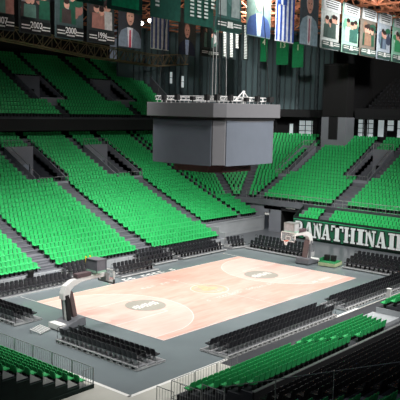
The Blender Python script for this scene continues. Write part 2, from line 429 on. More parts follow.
f = MB(); f.box(31.6, 32.6, -20, 10.4, 2.6, 4.3); f.box(31.75, 31.9, 9.3, 17, 3.5, 4.35); struct(f, 'wall_ledge', M_concd, 'dark ledge between the upper and lower end rows', 'wall')
# ledge rail along the end stand
rl = empty('guard_rail', (31.7, 0, 4.35), label='long thin steel guard rail along the ledge of the end stand', cat='railing')
h = MB(); h.tube([(0, -20, .95), (0, 21.2, .95)], .035, 6); h.tube([(0, 21.2, .95), (-3.6, 22, .95)], .035, 6); h.build('top_rail', M_steel, rl)
h = MB(); h.tube([(0, -20, .5), (0, 21.2, .5)], .02, 6); h.tube([(0, 21.2, .5), (-3.6, 22, .5)], .02, 6); h.build('middle_rail', M_steel, rl)
pm = MB(); pm.tube([(0, 0, 0), (0, 0, .95)], .03, 6); pm = pm.mesh('post', M_steel)
for i in range(34):
    c = bpy.data.objects.new('post', pm); COL.objects.link(c); c.parent = rl; c.location = (0, 21.2-i*1.2, 0)

# lower end block (behind the banner wall)
ter = MB()
LG = [(5.4, 6.7), (-9.6, -8.3)]
for k in range(4):
    x = 29.55+.62*k; z = 2.35+.4*k
    ter.box(x-.31, x+.33, -20, 10.2, 0 if k == 0 else z-.8, z)
    for y0, y1 in inter(-20, 10.0-.35*k, LG):
        n = int((y1-y0)/SP); off = (y1-y0-n*SP)/2
        for i in range(n): seat('green', x+.1, y0+off+SP*(i+.5), z, PI/2, 'green seat of the low end block', 'g')
struct(ter, 'terrace_end', M_conc, 'low stepped terrace behind the green end wall', 'terrace')
f = MB(); f.box(29.12, 29.24, -20, 10.2, 0, 2.95); f.box(29.24, 31.9, 10.2, 10.3, 0, 2.9)
f.add([(29.24, 10.2, 2.9), (31.9, 10.2, 2.9), (31.9, 10.2, 4.3), (29.24, 10.3, 2.9), (31.9, 10.3, 2.9), (31.9, 10.3, 4.3)], [(0,1,2),(3,5,4),(0,2,5,3)])
struct(f, 'wall_end', M_cloth, 'dark green front wall of the end stand', 'wall')

# ------------------------------------------------------------------ PANATHINAIKOS sign
sg = empty('wall_sign', (29.1, 0, 0), label='long green wall sign reading PANATHINAIKOS in pale slab letters', cat='sign')
f = MB(); f.box(-.06, 0, -15, 10.1, .25, 2.75); f.build('sign_board', M_bgreen, sg)
f = MB(); f.box(-.08, -.06, -15, 10.1, 2.6, 2.68); f.box(-.08, -.06, -15, 10.1, .3, .36); f.box(-.08, -.06, -15, 10.1, 2.72, 2.78, 1); f.build('border_stripe', [mat('stripe_green', (60, 170, 120), .5), M_cloth], sg)
S = .2      # slab thickness; stem widths in letter cell 0..1 x 0..1
def rect(x0, y0, x1, y1): return [(x0, y0), (x1, y0), (x1, y1), (x0, y1)]
GL = {
 'P': [rect(0,0,.5,.13), rect(.1,.1,.38,.9), rect(0,.87,.62,1), [(.5,.87),(.62,1),(.85,.93),(.95,.8),(.68,.76)], [(.68,.76),(.95,.8),(.95,.58),(.68,.62)], [(.68,.62),(.95,.58),(.85,.45),(.6,.38),(.5,.5)], rect(.45,.38,.6,.5)],
 'A': [rect(0,0,.4,.12), rect(.55,0,1,.12), [(.1,.1),(.24,.1),(.5,.88),(.4,1)], [(.58,.1),(.9,.1),(.66,1),(.42,1)], rect(.28,.26,.6,.37)],
 'N': [rect(0,0,.36,.12), rect(.1,.1,.25,.9), rect(0,.88,.4,1), [(.12,1),(.42,1),(.88,0),(.66,0)], rect(.75,.1,.88,.9), rect(.64,.88,1,1)],
 'T': [rect(.25,0,.75,.12), rect(.34,.1,.66,1), rect(0,.87,.3,1), rect(.7,.87,1,1), rect(0,.66,.1,.9), rect(.9,.66,1,.9), rect(.28,.87,.72,1)],
 'H': [rect(0,0,.42,.12), rect(.08,.1,.36,.9), rect(0,.88,.42,1), rect(.58,0,1,.12), rect(.64,.1,.92,.9), rect(.58,.88,1,1), rect(.42,.43,.58,.56)],
 'I': [rect(0,0,1,.12), rect(.2,.1,.8,.9), rect(0,.88,1,1)],
 'K': [rect(0,0,.42,.12), rect(.08,.1,.36,.9), rect(0,.88,.42,1), [(.36,.42),(.5,.56),(.88,.95),(.7,.95)], [(.42,.5),(.6,.62),(1,.05),(.7,.05)], rect(.6,.88,1,1), rect(.6,0,1,.12)],
 'O': [[(.1,.15),(.38,.15),(.38,.85),(.1,.85)], [(.62,.15),(.9,.15),(.9,.85),(.62,.85)], [(.1,.15),(.3,0),(.7,0),(.9,.15),(.62,.15),(.38,.15)], [(.1,.85),(.38,.85),(.62,.85),(.9,.85),(.7,1),(.3,1)]],
 'S': [[(.05,.3),(.3,.3),(.35,.12),(.05,0)], rect(.2,0,.8,.14), [(.8,0),(.95,.14),(.95,.45),(.65,.45),(.65,.14)], [(.05,.6),(.35,.5),(.95,.42),(.65,.62)], [(.05,.55),(.33,.55),(.33,.86),(.2,1),(.05,.86)], rect(.2,.86,.8,1), [(.95,.7),(.7,.7),(.65,.88),(.95,1)]],
}
M_let = mat('letter_pale_grey', (228, 234, 234), .5, var=.04); M_lout = mat('letter_outline_black', (14, 26, 24), .6)
xs = [(9.75, 8.6), (8.43, 6.98), (6.95, 5.72), (5.75, 4.42), (4.36, 2.6), (2.5, .92), (.68, -.3), (-.4, -1.85), (-1.88, -3.32), (-3.5, -4.42), (-4.5, -6.1), (-6.25, -7.7), (-7.85, -9.1)]
for ch, (y0, y1) in zip('PANATHINAIKOS', xs):
    f = MB(); g = MB(); zb, zt_ = .46, 2.42
    for poly in GL[ch]:
        q = [(y0+(y1-y0)*a, zb+(zt_-zb)*b) for a, b in poly]
        n = len(q)
        f.add([(-.1, a, b) for a, b in q]+[(-.13, a, b) for a, b in q], [tuple(range(n)), tuple(reversed(range(n, 2*n)))]+[(i, i+n, (i+1) % n+n, (i+1) % n) for i in range(n)])
        cx_, cz_ = sum(a for a, b in q)/n, sum(b for a, b in q)/n
        q2 = []
        for a, b in q:
            q2.append((a+.13*(1 if a > cx_ else -1)-.03, b+.13*(1 if b > cz_ else -1)-.03))
        g.add([(-.065, a, b) for a, b in q2]+[(-.09, a, b) for a, b in q2], [tuple(range(n)), tuple(reversed(range(n, 2*n)))]+[(i, i+n, (i+1) % n+n, (i+1) % n) for i in range(n)])
    L = f.build('letter', M_let, sg); g.build('letter_outline', M_lout, L)

# ------------------------------------------------------------------ far telescopic stand
ter = MB()
for k in range(4):
    y = 13.75+ROW*k; z = .85+.35*k
    ter.box(-34, 18.6, y-.44, y+.45, 0, z)
    for bi, (x0, x1) in enumerate(sorted(inter(-34, 18.4, [(A-1.0, A+1.0) for A in AX[:3]]))):
        n = int((x1-x0)/SP); bn = ['hidden', 'leftmost', 'middle', 'rightmost'][bi]
        for i in range(n): seat('green', x0+.02+SP*(i+.5), y+.05, z, PI, 'green seat, %s from right, %s row, %s front block of far stand' % (ordn(n-1-i), ordn(k), bn), 'green seats in the %s row, %s front block of far stand' % (ordn(k), bn))
    for A in AX[:3]: ter.box(A-.8, A+.8, y-.7, y-.4, 0, z-.17)
struct(ter, 'terrace_telescopic', M_conc, 'pull out terrace in front of the far stand', 'terrace')
f = MB(); f.box(-34, 18.65, 13.2, 13.3, 0, .84); f.box(18.6, 18.72, 13.2, 17, 0, 1.5); f.box(18.6, 18.66, 14.2, 17, 1.5, 2.1)
for i in range(27): f.box(-33+i*1.95, -32.95+i*1.95, 13.17, 13.2, .05, .8, 1)
struct(f, 'wall_far_front', [M_fascia, M_wallg], 'pale grey panel wall below the front far seats', 'wall')
o = MB(); o.box(18.73, 18.78, 14.3, 15.9, .25, 1.5); o.box(18.78, 18.79, 14.8, 15.1, .3, 1.45, 1); tag(o.build('wall_panel', [M_white, mat('pink_smudge', (214, 160, 160), .6)]), 'white panel on the end of the far front seat block', 'panel')

# ------------------------------------------------------------------ courtside platforms with chairs
def platform(name, ox, oy, length, rz, nrow, label, seatlab, nchairs=None, kind='court', z0=.2, rise=.22, depth=.82, from_right=False, back_edge=True):
    """front-left corner of the front row at (ox,oy); local +x along the row, local +y is behind (rows rise to +y); chairs face local -y"""
    t = empty(name, (ox, oy, 0), rz, label=label, cat='seating platform')
    d = MB(); e = MB()
    for k in range(nrow):
        z = z0+rise*k; d.box(0, length, depth*k, depth*(k+1), z-.07, z)
        d.box(.02, length-.02, depth*k+.02, depth*k+.05, max(.05, z-rise), z-.07)
        e.box(-.01, length+.01, depth*k-.03, depth*k, z-.08, z+.01)
    d.build('deck', M_deck, t); e.build('edge_trim', M_alu, t)
    b = MB(); zt_ = z0+rise*(nrow-1)
    n = max(2, int(length/.55))
    b.box(0, length, depth*nrow, depth*nrow+.04, zt_-.06, zt_+.01); b.box(0, length, depth*nrow, depth*nrow+.04, .03, .06)
    for i in range(n+1):
        x = length*i/n; b.box(x-.02, x+.02, depth*nrow, depth*nrow+.04, .05, zt_)
        if i < n: b.add([(x, depth*nrow+.03, .1), (x+.3, depth*nrow+.03, .1), (x+.15, depth*nrow+.03, zt_-.06), (x, depth*nrow+.01, .1), (x+.3, depth*nrow+.01, .1), (x+.15, depth*nrow+.01, zt_-.06)], [(0,1,2),(3,5,4),(0,2,5,3),(1,4,5,2),(0,3,4,1)])
    b.build('rear_frame', M_alu, t)
    for sx in (0, length):
        s_ = MB(); x = sx
        for k in range(nrow):
            z = z0+rise*k; s_.box(x-.02, x+.02, depth*k, depth*(k+1), .05, z-.06)
        s_.build('side_panel', M_alu, t)
        g = MB(); xx = sx
        g.tube([(xx, depth*nrow-.1, zt_), (xx, depth*nrow-.1, zt_+.75), (xx, depth*nrow-.35, zt_+.85), (xx, depth*nrow-.6, zt_+.8)], .022, 6); g.build('end_rail', M_blackd, t)
    for i in range(max(2, int(length/2.5))+1):
        for yy in (.15, depth*nrow-.15):
            w = MB(); x = .15+(length-.3)*i/max(2, int(length/2.5)); w.prism([(x+.06*math.cos(a*PI/4), yy+.06*math.sin(a*PI/4)) for a in range(8)], 0, .06)
            w.build('foot', M_blackd, t)
    c, s = math.cos(rz), math.sin(rz)
    SPC = .53 if rise > .1 else .49
    n = int(length/SPC)
    off = (length-n*SPC)/2
    for k in range(nrow):
        for i in range(n):
            lx, ly = off+SPC*(i+.5), depth*k+.48
            j = n-1-i if from_right else i
            seat(kind, ox+lx*c-ly*s, oy+lx*s+ly*c, z0+rise*k, rz+PI,
                 'black chair, %s from its left end, %s row, %s' % (ordn(j), ['front', 'second', 'third', 'fourth', 'fifth'][k], seatlab),
                 'chairs on %s, %s row' % (seatlab, ['front', 'second', 'third', 'fourth', 'fifth'][k]))
    return t
# rz meaning: rows rise to local +y.  near-left faces +x => local -y = +x => rz = +90deg (local y -> -x, local x -> +y)
platform('seating_platform', -17.2, -10.7, 8.25, PI/2, 3, 'black chair platform in the foreground between near basket and court corner', 'the platform right of near basket', z0=.14, rise=.07, depth=.84)
platform('seating_platform', -17.0, 2.85, 9.3, PI/2, 3, 'black chair platform left of the near basket at the left edge', 'the platform left of near basket', z0=.14, rise=.07, depth=.84)
# near sideline faces +y => rz = 180 (local x -> -x, local y -> -y)
platform('seating_platform', .2, -10.9, 14.1, PI, 3, 'long black chair platform on the near sideline, left half', 'the left near sideline platform', z0=.14, rise=.07, depth=.84)
platform('seating_platform', 16.6, -10.5, 14.2, PI, 3, 'long black chair platform on the near sideline, right half', 'the right near sideline platform', z0=.14, rise=.07, depth=.84)
# far sideline faces -y => rz = 0
platform('seating_platform', -16.6, 10.2, 9.3, 0, 2, 'grey chair platform on far sideline at the left edge of photo', 'the leftmost far sideline platform', z0=.1, rise=.06, depth=.74)
platform('seating_platform', -7.0, 10.6, 3.8, 0, 3, 'short dark chair platform behind the near backboard', 'the short far platform by yellow posts')
platform('seating_platform', -3.0, 8.75, 5.2, 0, 2, 'team bench platform on the far sideline nearest the court', 'the far team bench platform')
platform('seating_platform', 2.7, 10.6, 4.4, 0, 3, 'short dark chair platform behind and right of team bench', 'the short platform behind team bench')
platform('seating_platform', 8.0, 10.6, 7.7, 0, 3, 'black chair platform on far sideline right of team bench', 'the right far sideline platform', rise=.12)
platform('seating_platform', 17.0, 10.7, 2.6, R(-12), 2, 'smallest black chair platform in the far court corner', 'the small far corner platform')
# end side faces -x => rz = -90 (local y -> +x, local x -> -y)
platform('seating_platform', 18.4, 9.9, 8.3, R(-92), 3, 'black chair platform behind the far basket, left side', 'the end platform left of far basket')
platform('seating_platform', 17.2, -4.1, 9.6, R(-90), 4, 'black chair platform in the right court corner before sign wall', 'the end platform before the sign', rise=.16)

# ------------------------------------------------------------------ near stands
def ry(k): return k*ROW
# near-left: faces +x
ter = MB()
for k in range(12):
    x = -24.05-ROW*k; z = .12+.345*k
    ter.box(x-.44, x+.44, -10.6, 24, 0, z)
    for i in range(44):
        seat('green', x-.05, -10.3+SP*i, z, -PI/2, 'green seat, %s from the aisle end, in the %s row of bottom left stand' % (ordn(i), ordn(k)), 'green seats in the %s row of bottom left stand' % ordn(k))
struct(ter, 'terrace_near_left', M_concd, 'terrace of the bottom left green stand', 'terrace')
f = MB()
for k in range(12):
    x = -24.05-ROW*k; f.box(x-.44, x+.44, -10.72, -10.6, 0, .0+.345*k+.05)
f.box(-34, -23.4, -10.78, -10.72, 0, .25)
struct(f, 'wall_near_left', M_cloth, 'dark green cloth side wall of the bottom left stand', 'wall')
for k in range(8):       # white stepped row end plates
    x = -24.05-ROW*k; z = .12+.345*k
    f = MB(); f.add([(x-.36, -10.6, z), (x+.4, -10.6, z), (x-.3, -10.6, z+.5), (x-.36, -10.56, z), (x+.4, -10.56, z), (x-.3, -10.56, z+.5)], [(0,1,2),(3,5,4),(0,2,5,3),(1,4,5,2),(0,3,4,1)])
    o = f.build('row_end_plate', M_white); tag(o, 'pale triangular plate at the open end of the %s row, bottom left stand' % ordn(k), 'end plate', 'row end plates of the bottom left stand')
def barrier(p0, p1, h, label, group, nb=None, zb=.0):
    p0, p1 = Vector(p0), Vector(p1); L = (p1-p0).length; rz = math.atan2(p1.y-p0.y, p1.x-p0.x)
    t = empty('crowd_barrier', p0, rz, label=label, cat='barrier', group=group)
    r = .022
    a = MB(); a.tube([(0, 0, h), (L, 0, h)], r, 6); a.build('top_rail', M_steel, t)
    a = MB(); a.tube([(0, 0, .1), (L, 0, .1)], r, 6); a.build('bottom_rail', M_steel, t)
    for x in (0, L): a = MB(); a.tube([(x, 0, 0), (x, 0, h)], .024, 6); a.build('post', M_steel, t)
    n = nb or int(L/.16)
    bm_ = MB(); bm_.tube([(0, 0, .1), (0, 0, h)], .011, 5); bm_ = bm_.mesh('baluster', M_steel)
    for i in range(1, n):
        c = bpy.data.objects.new('baluster', bm_); COL.objects.link(c); c.parent = t; c.location = (L*i/n, 0, 0)
    return t
for i in range(9):
    barrier((-23.35, -10.6+i*2.0, .12), (-23.35, -10.6+(i+1)*2.0-.12, .12), 1.1, 'steel bar barrier panel, %s from the right end, fronting bottom left stand' % ordn(i), 'barrier panels of the bottom left stand', nb=9)
barrier((-24.2, -10.7, .15), (-23.4, -10.7, .15), 1.1, 'short steel barrier closing the end of bottom left stand', None, nb=4)
for i in range(3):
    barrier((-21.4+i*2.1, -15.2, 0), (-21.4+(i+1)*2.1-.12, -15.2, 0), 1.1, 'steel barrier panel on the floor, %s from left, before near right stand' % ordn(i), 'barrier panels before the near right stand', nb=8)
barrier((-22.6, -15.2, 0), (-22.6, -16.5, 0), 1.1, 'small freestanding steel barrier left of the near right stand', None, nb=6)
barrier((-21.5, -15.3, 0), (-21.5, -16.6, 0), 1.15, 'steel barrier at the left corner of near right stand', None, nb=6)
for i in range(2):
    barrier((-22.3, -16.7-i*1.6, .3+.4*i), (-22.3, -18.2-i*1.6, .3+.4*i), 1.25, 'steel barrier beside the open row ends of near right stand, %s from court' % ordn(i), None, nb=8)

# near-right green telescopic block: faces +y
ter = MB(); G1 = [(-11.6, -10.7)]
for k in range(6):
    y = -16.75-ROW*k; z = .72+.3*k
    ter.box(-22.0, -2.0-.9*k, y-.44, y+.44, 0, z)
    for x0, x1 in inter(-21.9, -2.2-.9*k, G1):
        n = int((x1-x0)/SP)
        for i in range(n):
            lab = 'left part' if x0 < -12 else 'right part'
            seat('green', x0+SP*(i+.5), y-.05, z, 0, 'green seat, %s from left, in the %s row, %s of near right stand' % (ordn(i), ordn(k), lab), 'green seats in the %s row, %s of near right stand' % (ordn(k), lab))
for k in range(6):
    y = -15.95-ROW*k; z = .72+.3*k
    ter.box(3.0, 26, y-.44, y+.44, 0 if k == 0 else z-.5, z)
    for i in range(40):
        seat('green', 3.3+SP*i, y-.05, z, 0, 'green seat, %s from left, in the %s row of block at right photo edge' % (ordn(i), ordn(k)), 'green seats in the %s row of the right edge block' % ordn(k))
struct(ter, 'terrace_near_right', M_concd, 'low terrace of the near right green seats', 'terrace')
f = MB(); f.box(2.92, 3.0, -20.5, -15.5, 0, .75); f.box(.6, 3.0, -17.6, -15.2, 0, .3); f.box(-22.05, -2.0, -16.3, -16.22, 0, .7, 1)
struct(f, 'wall_platform_right', [M_fascia, M_concd], 'pale platform at the left end of the right edge block', 'platform')
for k in range(5):
    y = -16.75-ROW*k; z = .72+.3*k
    for xx, s in ((-10.7, 'right'),):
        f = MB(); f.add([(xx-.02, y-.36, z), (xx-.02, y+.4, z), (xx-.02, y-.3, z+.45), (xx-.08, y-.36, z), (xx-.08, y+.4, z), (xx-.08, y-.3, z+.45)], [(0,2,1),(3,4,5),(0,3,5,2),(1,2,5,4),(0,1,4,3)])
        tag(f.build('row_end_plate', M_white), 'white triangular plate at the aisle of near right stand, %s row from court' % ordn(k), 'end plate', 'row end plates of the near right stand')
o = MB(); o.box(7.6, 7.9, -14.4, -14.1, 0, 1.2); o.box(7.55, 7.95, -14.45, -14.05, 1.2, 1.25); tag(o.build('bollard', M_white), 'white post standing before the right edge green block', 'post')
# parapet
f = MB(); f.box(-22.2, 26, -21.7, -21.58, 0, 2.4); f.box(-22.2, 26, -21.72, -21.56, 2.4, 2.45, 1)
struct(f, 'wall_parapet', [M_dark, M_steel], 'parapet between green and black seats of the near right stand', 'wall')
# black upper block
ter = MB(); st2 = MB()
for k in range(19):
    y = -22.2-ROW*k; z = 1.78+.37*k; xl = -22.3-.22*k
    ter.box(-60 if k > 0 else -22.3, 26, y-.44, y+.44, 0, z)
    for i in range(96):
        x = xl+.3+SP*i
        if x > 25: break
        seat('black', x, y-.05, z, 0, 'black seat, %s from aisle, in the %s row above parapet, lower right stand' % (ordn(i), ordn(k)), 'black seats in the %s row above the parapet' % ordn(k))
    for i in range(14):
        x = xl-1.9-SP*i
        seat('green', x, y-.05, z, 0, 'green seat, %s from aisle, in the %s row of bottom edge block' % (ordn(i), ordn(k)), 'green seats in the %s row of the bottom edge block' % ordn(k))
    st2.box(xl-1.5, xl-.1, y+.1, y+.44, z, z+.18 if False else z+.02)
    ter.box(xl-1.5, xl-.1, y-.44, y-.1, z, z+.18)
struct(ter, 'terrace_near_black', M_concd, 'terrace under the black seats at the lower right', 'terrace')
struct(st2, 'trim_near_steps', M_wallg, 'pale stair edges beside the black seats', 'steps')
hr = empty('aisle_handrail', (-24, -21.2, 1.6), label='thin steel handrail crossing in front of the black seats at the bottom', cat='handrail')
h = MB(); h.tube([(0, 0, 1.5), (-.6, -9.5, 5.3)], .022, 6); h.build('rail', M_steel, hr)
for t in (0, .33, .66, 1): h = MB(); h.tube([(-.6*t, -9.5*t, 4.0*t-.1), (-.6*t, -9.5*t, 1.5+3.8*t)], .022, 6); h.build('post', M_steel, hr)

# ------------------------------------------------------------------ basketball hoops
def hoop(x0, sgn, label, boxmat, kx=.6):
    """local: endline at 0, court toward +x, floor z=0. backboard at +1.2"""
    t = empty('basketball_hoop', (x0, 0, .0), 0 if sgn > 0 else PI, label=label, cat='basketball hoop')
    b = MB()
    prof = [(-3.9, .1), (-3.9, .3), (-3.2, .45), (-2.2, .75), (-1.65, .75), (-1.6, .1)]
    b.loft([[(x, -.85, z) for x, z in prof], [(x, .85, z) for x, z in prof]]); b.build('base', mat('hoop_base_dark', (104, 106, 112), .45), t, bevel=.05)
    b = MB(); b.box(-4.0, -3.4, -.7, .7, .1, .5); b.build('counterweight', M_white, t)
    for x in (-3.7, -1.9):
        for y in (-.75, .75):
            w = MB(); w.loft([[(x+.12*math.cos(a*PI/5), y-.05, .12+.12*math.sin(a*PI/5)) for a in range(10)], [(x+.12*math.cos(a*PI/5), y+.05, .12+.12*math.sin(a*PI/5)) for a in range(10)]]); w.build('wheel', M_blackd, t)
    for y, mm in ((-.24, M_blackd), (0, M_white), (.24, mat('mast_grey', (120, 122, 126), .4))):
        b = MB(); b.bar((-2.75, y, .4), (-3.0, y, 2.55), .2, .3); b.build('mast', mm, t, bevel=.02)
    b = MB(); b.bar((-2.15, 0, .7), (-2.6, 0, 2.7), .5, .4); b.build('mast_padding', mat('hoop_padding', (96, 80, 80), .6), t, bevel=.04)
    b = MB(); P = [(-3.05, 2.2, .5, .6), (-3.0, 2.6, .52, .66), (-2.85, 3.05, .5, .62), (-2.35, 3.35, .44, .5), (-1.4, 3.5, .34, .34), (-.2, 3.52, .3, .3), (.95, 3.5, .28, .3)]
    rings = []
    for i, (x, z, w, hh) in enumerate(P):
        a = P[max(i-1, 0)]; c = P[min(i+1, len(P)-1)]; d = Vector((c[0]-a[0], c[1]-a[1])).normalized(); nx, nz = -d.y*hh/2, d.x*hh/2
        rings.append([(x-nx, -w/2, z-nz), (x-nx, w/2, z-nz), (x+nx, w/2, z+nz), (x+nx, -w/2, z+nz)])
    b.loft(rings); b.build('arm', M_white, t, bevel=.03)
    b = MB(); b.box(-2.0, -.6, -.24, .24, 3.68, 4.0); b.build('arm_cover', mat('hoop_cover', (92, 76, 80), .6), t, bevel=.03)
    b = MB(); b.box(1.16, 1.2, -.87, .87, 2.93, 3.92); b.build('backboard_glass', mat('backboard_glass', (225, 235, 238), .1, alpha=.22), t)
    b = MB()
    b.box(1.14, 1.22, -.9, .9, 3.86, 3.95); b.box(1.14, 1.22, -.9, .9, 2.9, 2.99); b.box(1.14, 1.22, -.9, -.82, 2.9, 3.95); b.box(1.14, 1.22, .82, .9, 2.9, 3.95)
    b.box(1.2, 1.225, -.3, .3, 3.46, 3.51); b.box(1.2, 1.225, -.3, .3, 3.05, 3.1); b.box(1.2, 1.225, -.3, -.25, 3.05, 3.5); b.box(1.2, 1.225, .25, .3, 3.05, 3.5)
    b.build('backboard_frame', M_white, t)
    b = MB(); b.box(1.1, 1.25, -.92, .92, 2.84, 2.92); b.box(1.1, 1.25, -.93, -.88, 2.84, 3.2); b.box(1.1, 1.25, .88, .93, 2.84, 3.2); b.build('edge_padding', M_blackd, t)
    b = MB(); b.box(.85, 1.15, -.3, .3, 3.0, 3.65); b.build('mount', M_steel, t)
    r = MB(); pts = [(1.6+.225*math.cos(a*PI/8), .225*math.sin(a*PI/8), 3.05) for a in range(17)]; r.tube(pts, .022, 6); r.box(1.2, 1.4, -.08, .08, 3.0, 3.07)
    rim = r.build('rim', mat('rim_orange', (220, 90, 50), .5), t)
    n = MB()
    for a in range(12):
        q = a*PI/6
        n.tube([(1.6+.22*math.cos(q), .22*math.sin(q), 3.04), (1.6+.16*math.cos(q+.26), .16*math.sin(q+.26), 2.82), (1.6+.12*math.cos(q), .12*math.sin(q), 2.62)], .014, 4)
        n.tube([(1.6+.22*math.cos(q), .22*math.sin(q), 3.04), (1.6+.16*math.cos(q-.26), .16*math.sin(q-.26), 2.82), (1.6+.12*math.cos(q), .12*math.sin(q), 2.62)], .014, 4)
    n.build('net', M_white, rim)
    s = MB(); s.box(kx-.45, kx+.45, -.62, .62, 4.02, 4.85); sc = s.build('shot_clock', boxmat, t, bevel=.02)
    s = MB(); s.box(kx-.5, kx+.5, -.66, .66, 3.88, 4.02); s.build('shot_clock_base', mat('clock_base', (150, 190, 170), .5), t)
    s = MB()
    for y in (-.66, .6): s.box(kx-.5, kx-.44, y, y+.06, 3.9, 4.9); s.box(kx+.44, kx+.5, y, y+.06, 3.9, 4.9)
    s.box(kx-.5, kx+.5, -.66, .66, 4.84, 4.9); s.build('shot_clock_frame', M_steel if boxmat != M_greybox else M_greybox, sc)
    s = MB(); s.box(kx-.1, kx+.1, -.1, .1, 3.6, 3.9); s.build('clock_bracket', M_white, t)
    return t
hoop(-14, 1, 'white arched basketball hoop with grey clock box, nearer one at left', M_greybox, .12)
hoop(14, -1, 'white basketball hoop with clear shot clock, at the far court end', M_clear)
# folded tripod rack behind hoops
for x, y, l in ((-19.0, .4, 'pile of pale metal parts on the floor behind the near hoop base'), (18.3, -.8, 'pale slatted metal rack on floor right of the far hoop base')):
    t = empty('floor_rack', (x, y, 0), R(20), label=l, cat='rack')
    f = MB()
    for i in range(6): f.bar((-.6+i*.24, -.5, .12), (-.5+i*.24, .5, .3), .07, .05)
    f.build('slat', M_white, t)['kind'] = 'stuff'
    f = MB(); f.bar((-.7, -.45, .08), (.7, -.45, .08), .06); f.bar((-.7, .45, .26), (.7, .45, .26), .06)
    for sx in (-.6, .6): f.bar((sx, .45, 0), (sx, .45, .26), .05)
    f.build('frame', M_steel, t)

# green cart in the far right corner, yellow posts
t = empty('broadcast_cart', (17.6, -2.4, 0), R(8), label='low green cart with two black monitors beside the far hoop', cat='cart')
f = MB(); f.box(-1.0, .9, -.95, .95, .1, .5); f.build('cart_body', M_grn2, t, bevel=.03)
f = MB(); f.box(-1.05, -1.0, -.97, .97, .08, .42); f.box(-1.03, .93, -1.0, -.95, .08, .42); f.build('front_panel', mat('cart_panel', (180, 190, 150), .6), t)
for y in (-.35, .4):
    f = MB(); f.box(-.15, .25, y-.28, y+.28, .55, 1.15); f.box(-.02, .1, y-.05, y+.05, .5, .56); f.build('monitor', M_blackd, t, bevel=.03)
f = MB()
for sx in (-.85, .75): f.box(sx, sx+.1, -.85, -.75, 0, .1); f.box(sx, sx+.1, .75, .85, 0, .1)
f.build('castor', M_blackd, t)
f = MB(); f.box(-.9, .8, .8, .9, .5, .85); f.build('side_rail', M_grn2, t)
for i, x in enumerate((-3.95, -3.4)):
    f = MB(); f.prism([(x+.08*math.cos(a*PI/4), 12.6+.08*math.sin(a*PI/4)) for a in range(8)], 0, 1.75); f.prism([(x+.15*math.cos(a*PI/4), 13.6-1+.15*math.sin(a*PI/4)) for a in range(8)], 0, .06)
    # stands clear of platform
    o = f.build('yellow_post', M_yellow); o.location = (0, .9-.5, 0); tag(o, 'yellow post behind the grey clock box, %s one' % ('left' if i == 0 else 'right'), 'post')
# scorer tables
def table(x0, x1, y, label, m_):
    t = empty('courtside_table', ((x0+x1)/2, y, 0), label=label, cat='table'); L = (x1-x0)/2
    f = MB(); f.box(-L, L, -.3, .3, .72, .76); f.build('table_top', M_fascia, t)
    f = MB(); f.box(-L, L, -.3, -.26, .1, .72); f.build('front_panel', m_, t)
    for sx in (-L+.05, L-.1):
        for sy in (-.22, .2): f = MB(); f.box(sx, sx+.05, sy, sy+.05, 0, .72); f.build('leg', M_steel, t)
#table(-16, -7.4, 9.9, 'long low grey table before the leftmost far sideline platform', M_wallg)
# equipment case + tall speaker at far sideline
o = MB(); o.box(-11.0, -10.6, 12.6, 13.0, 0, 1.15); o.box(-11.05, -10.55, 12.55, 13.05, 1.15, 1.35); tag(o.build('loudspeaker', M_blackd), 'small black loudspeaker standing by the far front wall', 'loudspeaker')
o = MB(); o.box(16.1, 16.8, 12.2, 12.8, 0, .5); o.box(16.2, 16.7, 12.3, 12.7, .5, .55); o.box(16.35, 16.55, 12.16, 12.2, .2, .3); tag(o.build('equipment_case', M_white), 'white case on the floor in front of the far seat block end', 'case')

# ------------------------------------------------------------------ scoreboard
sb = empty('scoreboard', (0, 0, 11.2), label='huge grey octagonal video scoreboard hanging over the court', cat='scoreboard')
def octo(a, c): return [(-a+c, -a), (a-c, -a), (a, -a+c), (a, a-c), (a-c, a), (-a+c, a), (-a, a-c), (-a, -a+c)]
f = MB(); f.prism(octo(4.2, .7), .8, 4.8); f.build('body', M_sbl, sb)
f = MB(); f.prism(octo(4.65, .8), 4.8, 6.0); f.build('upper_ring', M_sbl, sb, bevel=.03)
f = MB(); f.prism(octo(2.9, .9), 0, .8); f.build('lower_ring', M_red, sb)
f = MB(); f.prism(octo(4.3, .72), 4.55, 4.8); f.build('gap_shadow_strip', M_gapshadow, sb)  # dark strip painting the shadow in the gap above the screens
for k in range(4):
    a = k*PI/2
    f = MB(); n = 16; g = MB()
    # curved screen: bows outward at the bottom middle, leans at the top
    def spt(u, v, t=0):
        bow = .16*(1-(2*u-1)**2)*(1-.6*v)
        return (-3.35+6.7*u, -4.22-bow-t, .72+ (3.85-.16*(1-(2*u-1)**2))*v)
    V = []; F = []
    for t in (.0, .06):
        for i in range(n+1):
            for j in range(5): V.append(spt(i/n, j/4, t))
    B = (n+1)*5
    for i in range(n):
        for j in range(4):
            q = i*5+j; F.append((q, q+1, q+6, q+5)); F.append((q+B, q+5+B, q+6+B, q+1+B))
    for i in range(n):
        F.append((i*5, i*5+5, i*5+5+B, i*5+B)); F.append((i*5+4, i*5+4+B, i*5+9+B, i*5+9))
    for j in range(4): F.append((j, j+B, j+1+B, j+1)); q = n*5+j; F.append((q, q+1, q+1+B, q+B))
    f.add(V, F); o = f.build('video_screen', M_screen, sb); o.rotation_euler = (0, 0, a)
for (x, y, s) in ((-4, -2.6, .5), (-4, -1, .35), (-4, .8, .5), (-4.0, 2.4, .4), (-2.6, -4, .5), (-.4, -4, .35), (1.2, -4.0, .5), (3, -4, .45), (4, -3.5, .5), (-3.9, -3.6, .5)):
    f = MB(); f.box(x-.18, x+.18, y-.18, y+.18, 6.2, 6.2+s); f.box(x-.03, x+.03, y-.03, y+.03, 6.0, 6.22); f.build('spotlight', M_blackd, sb)
f = MB()
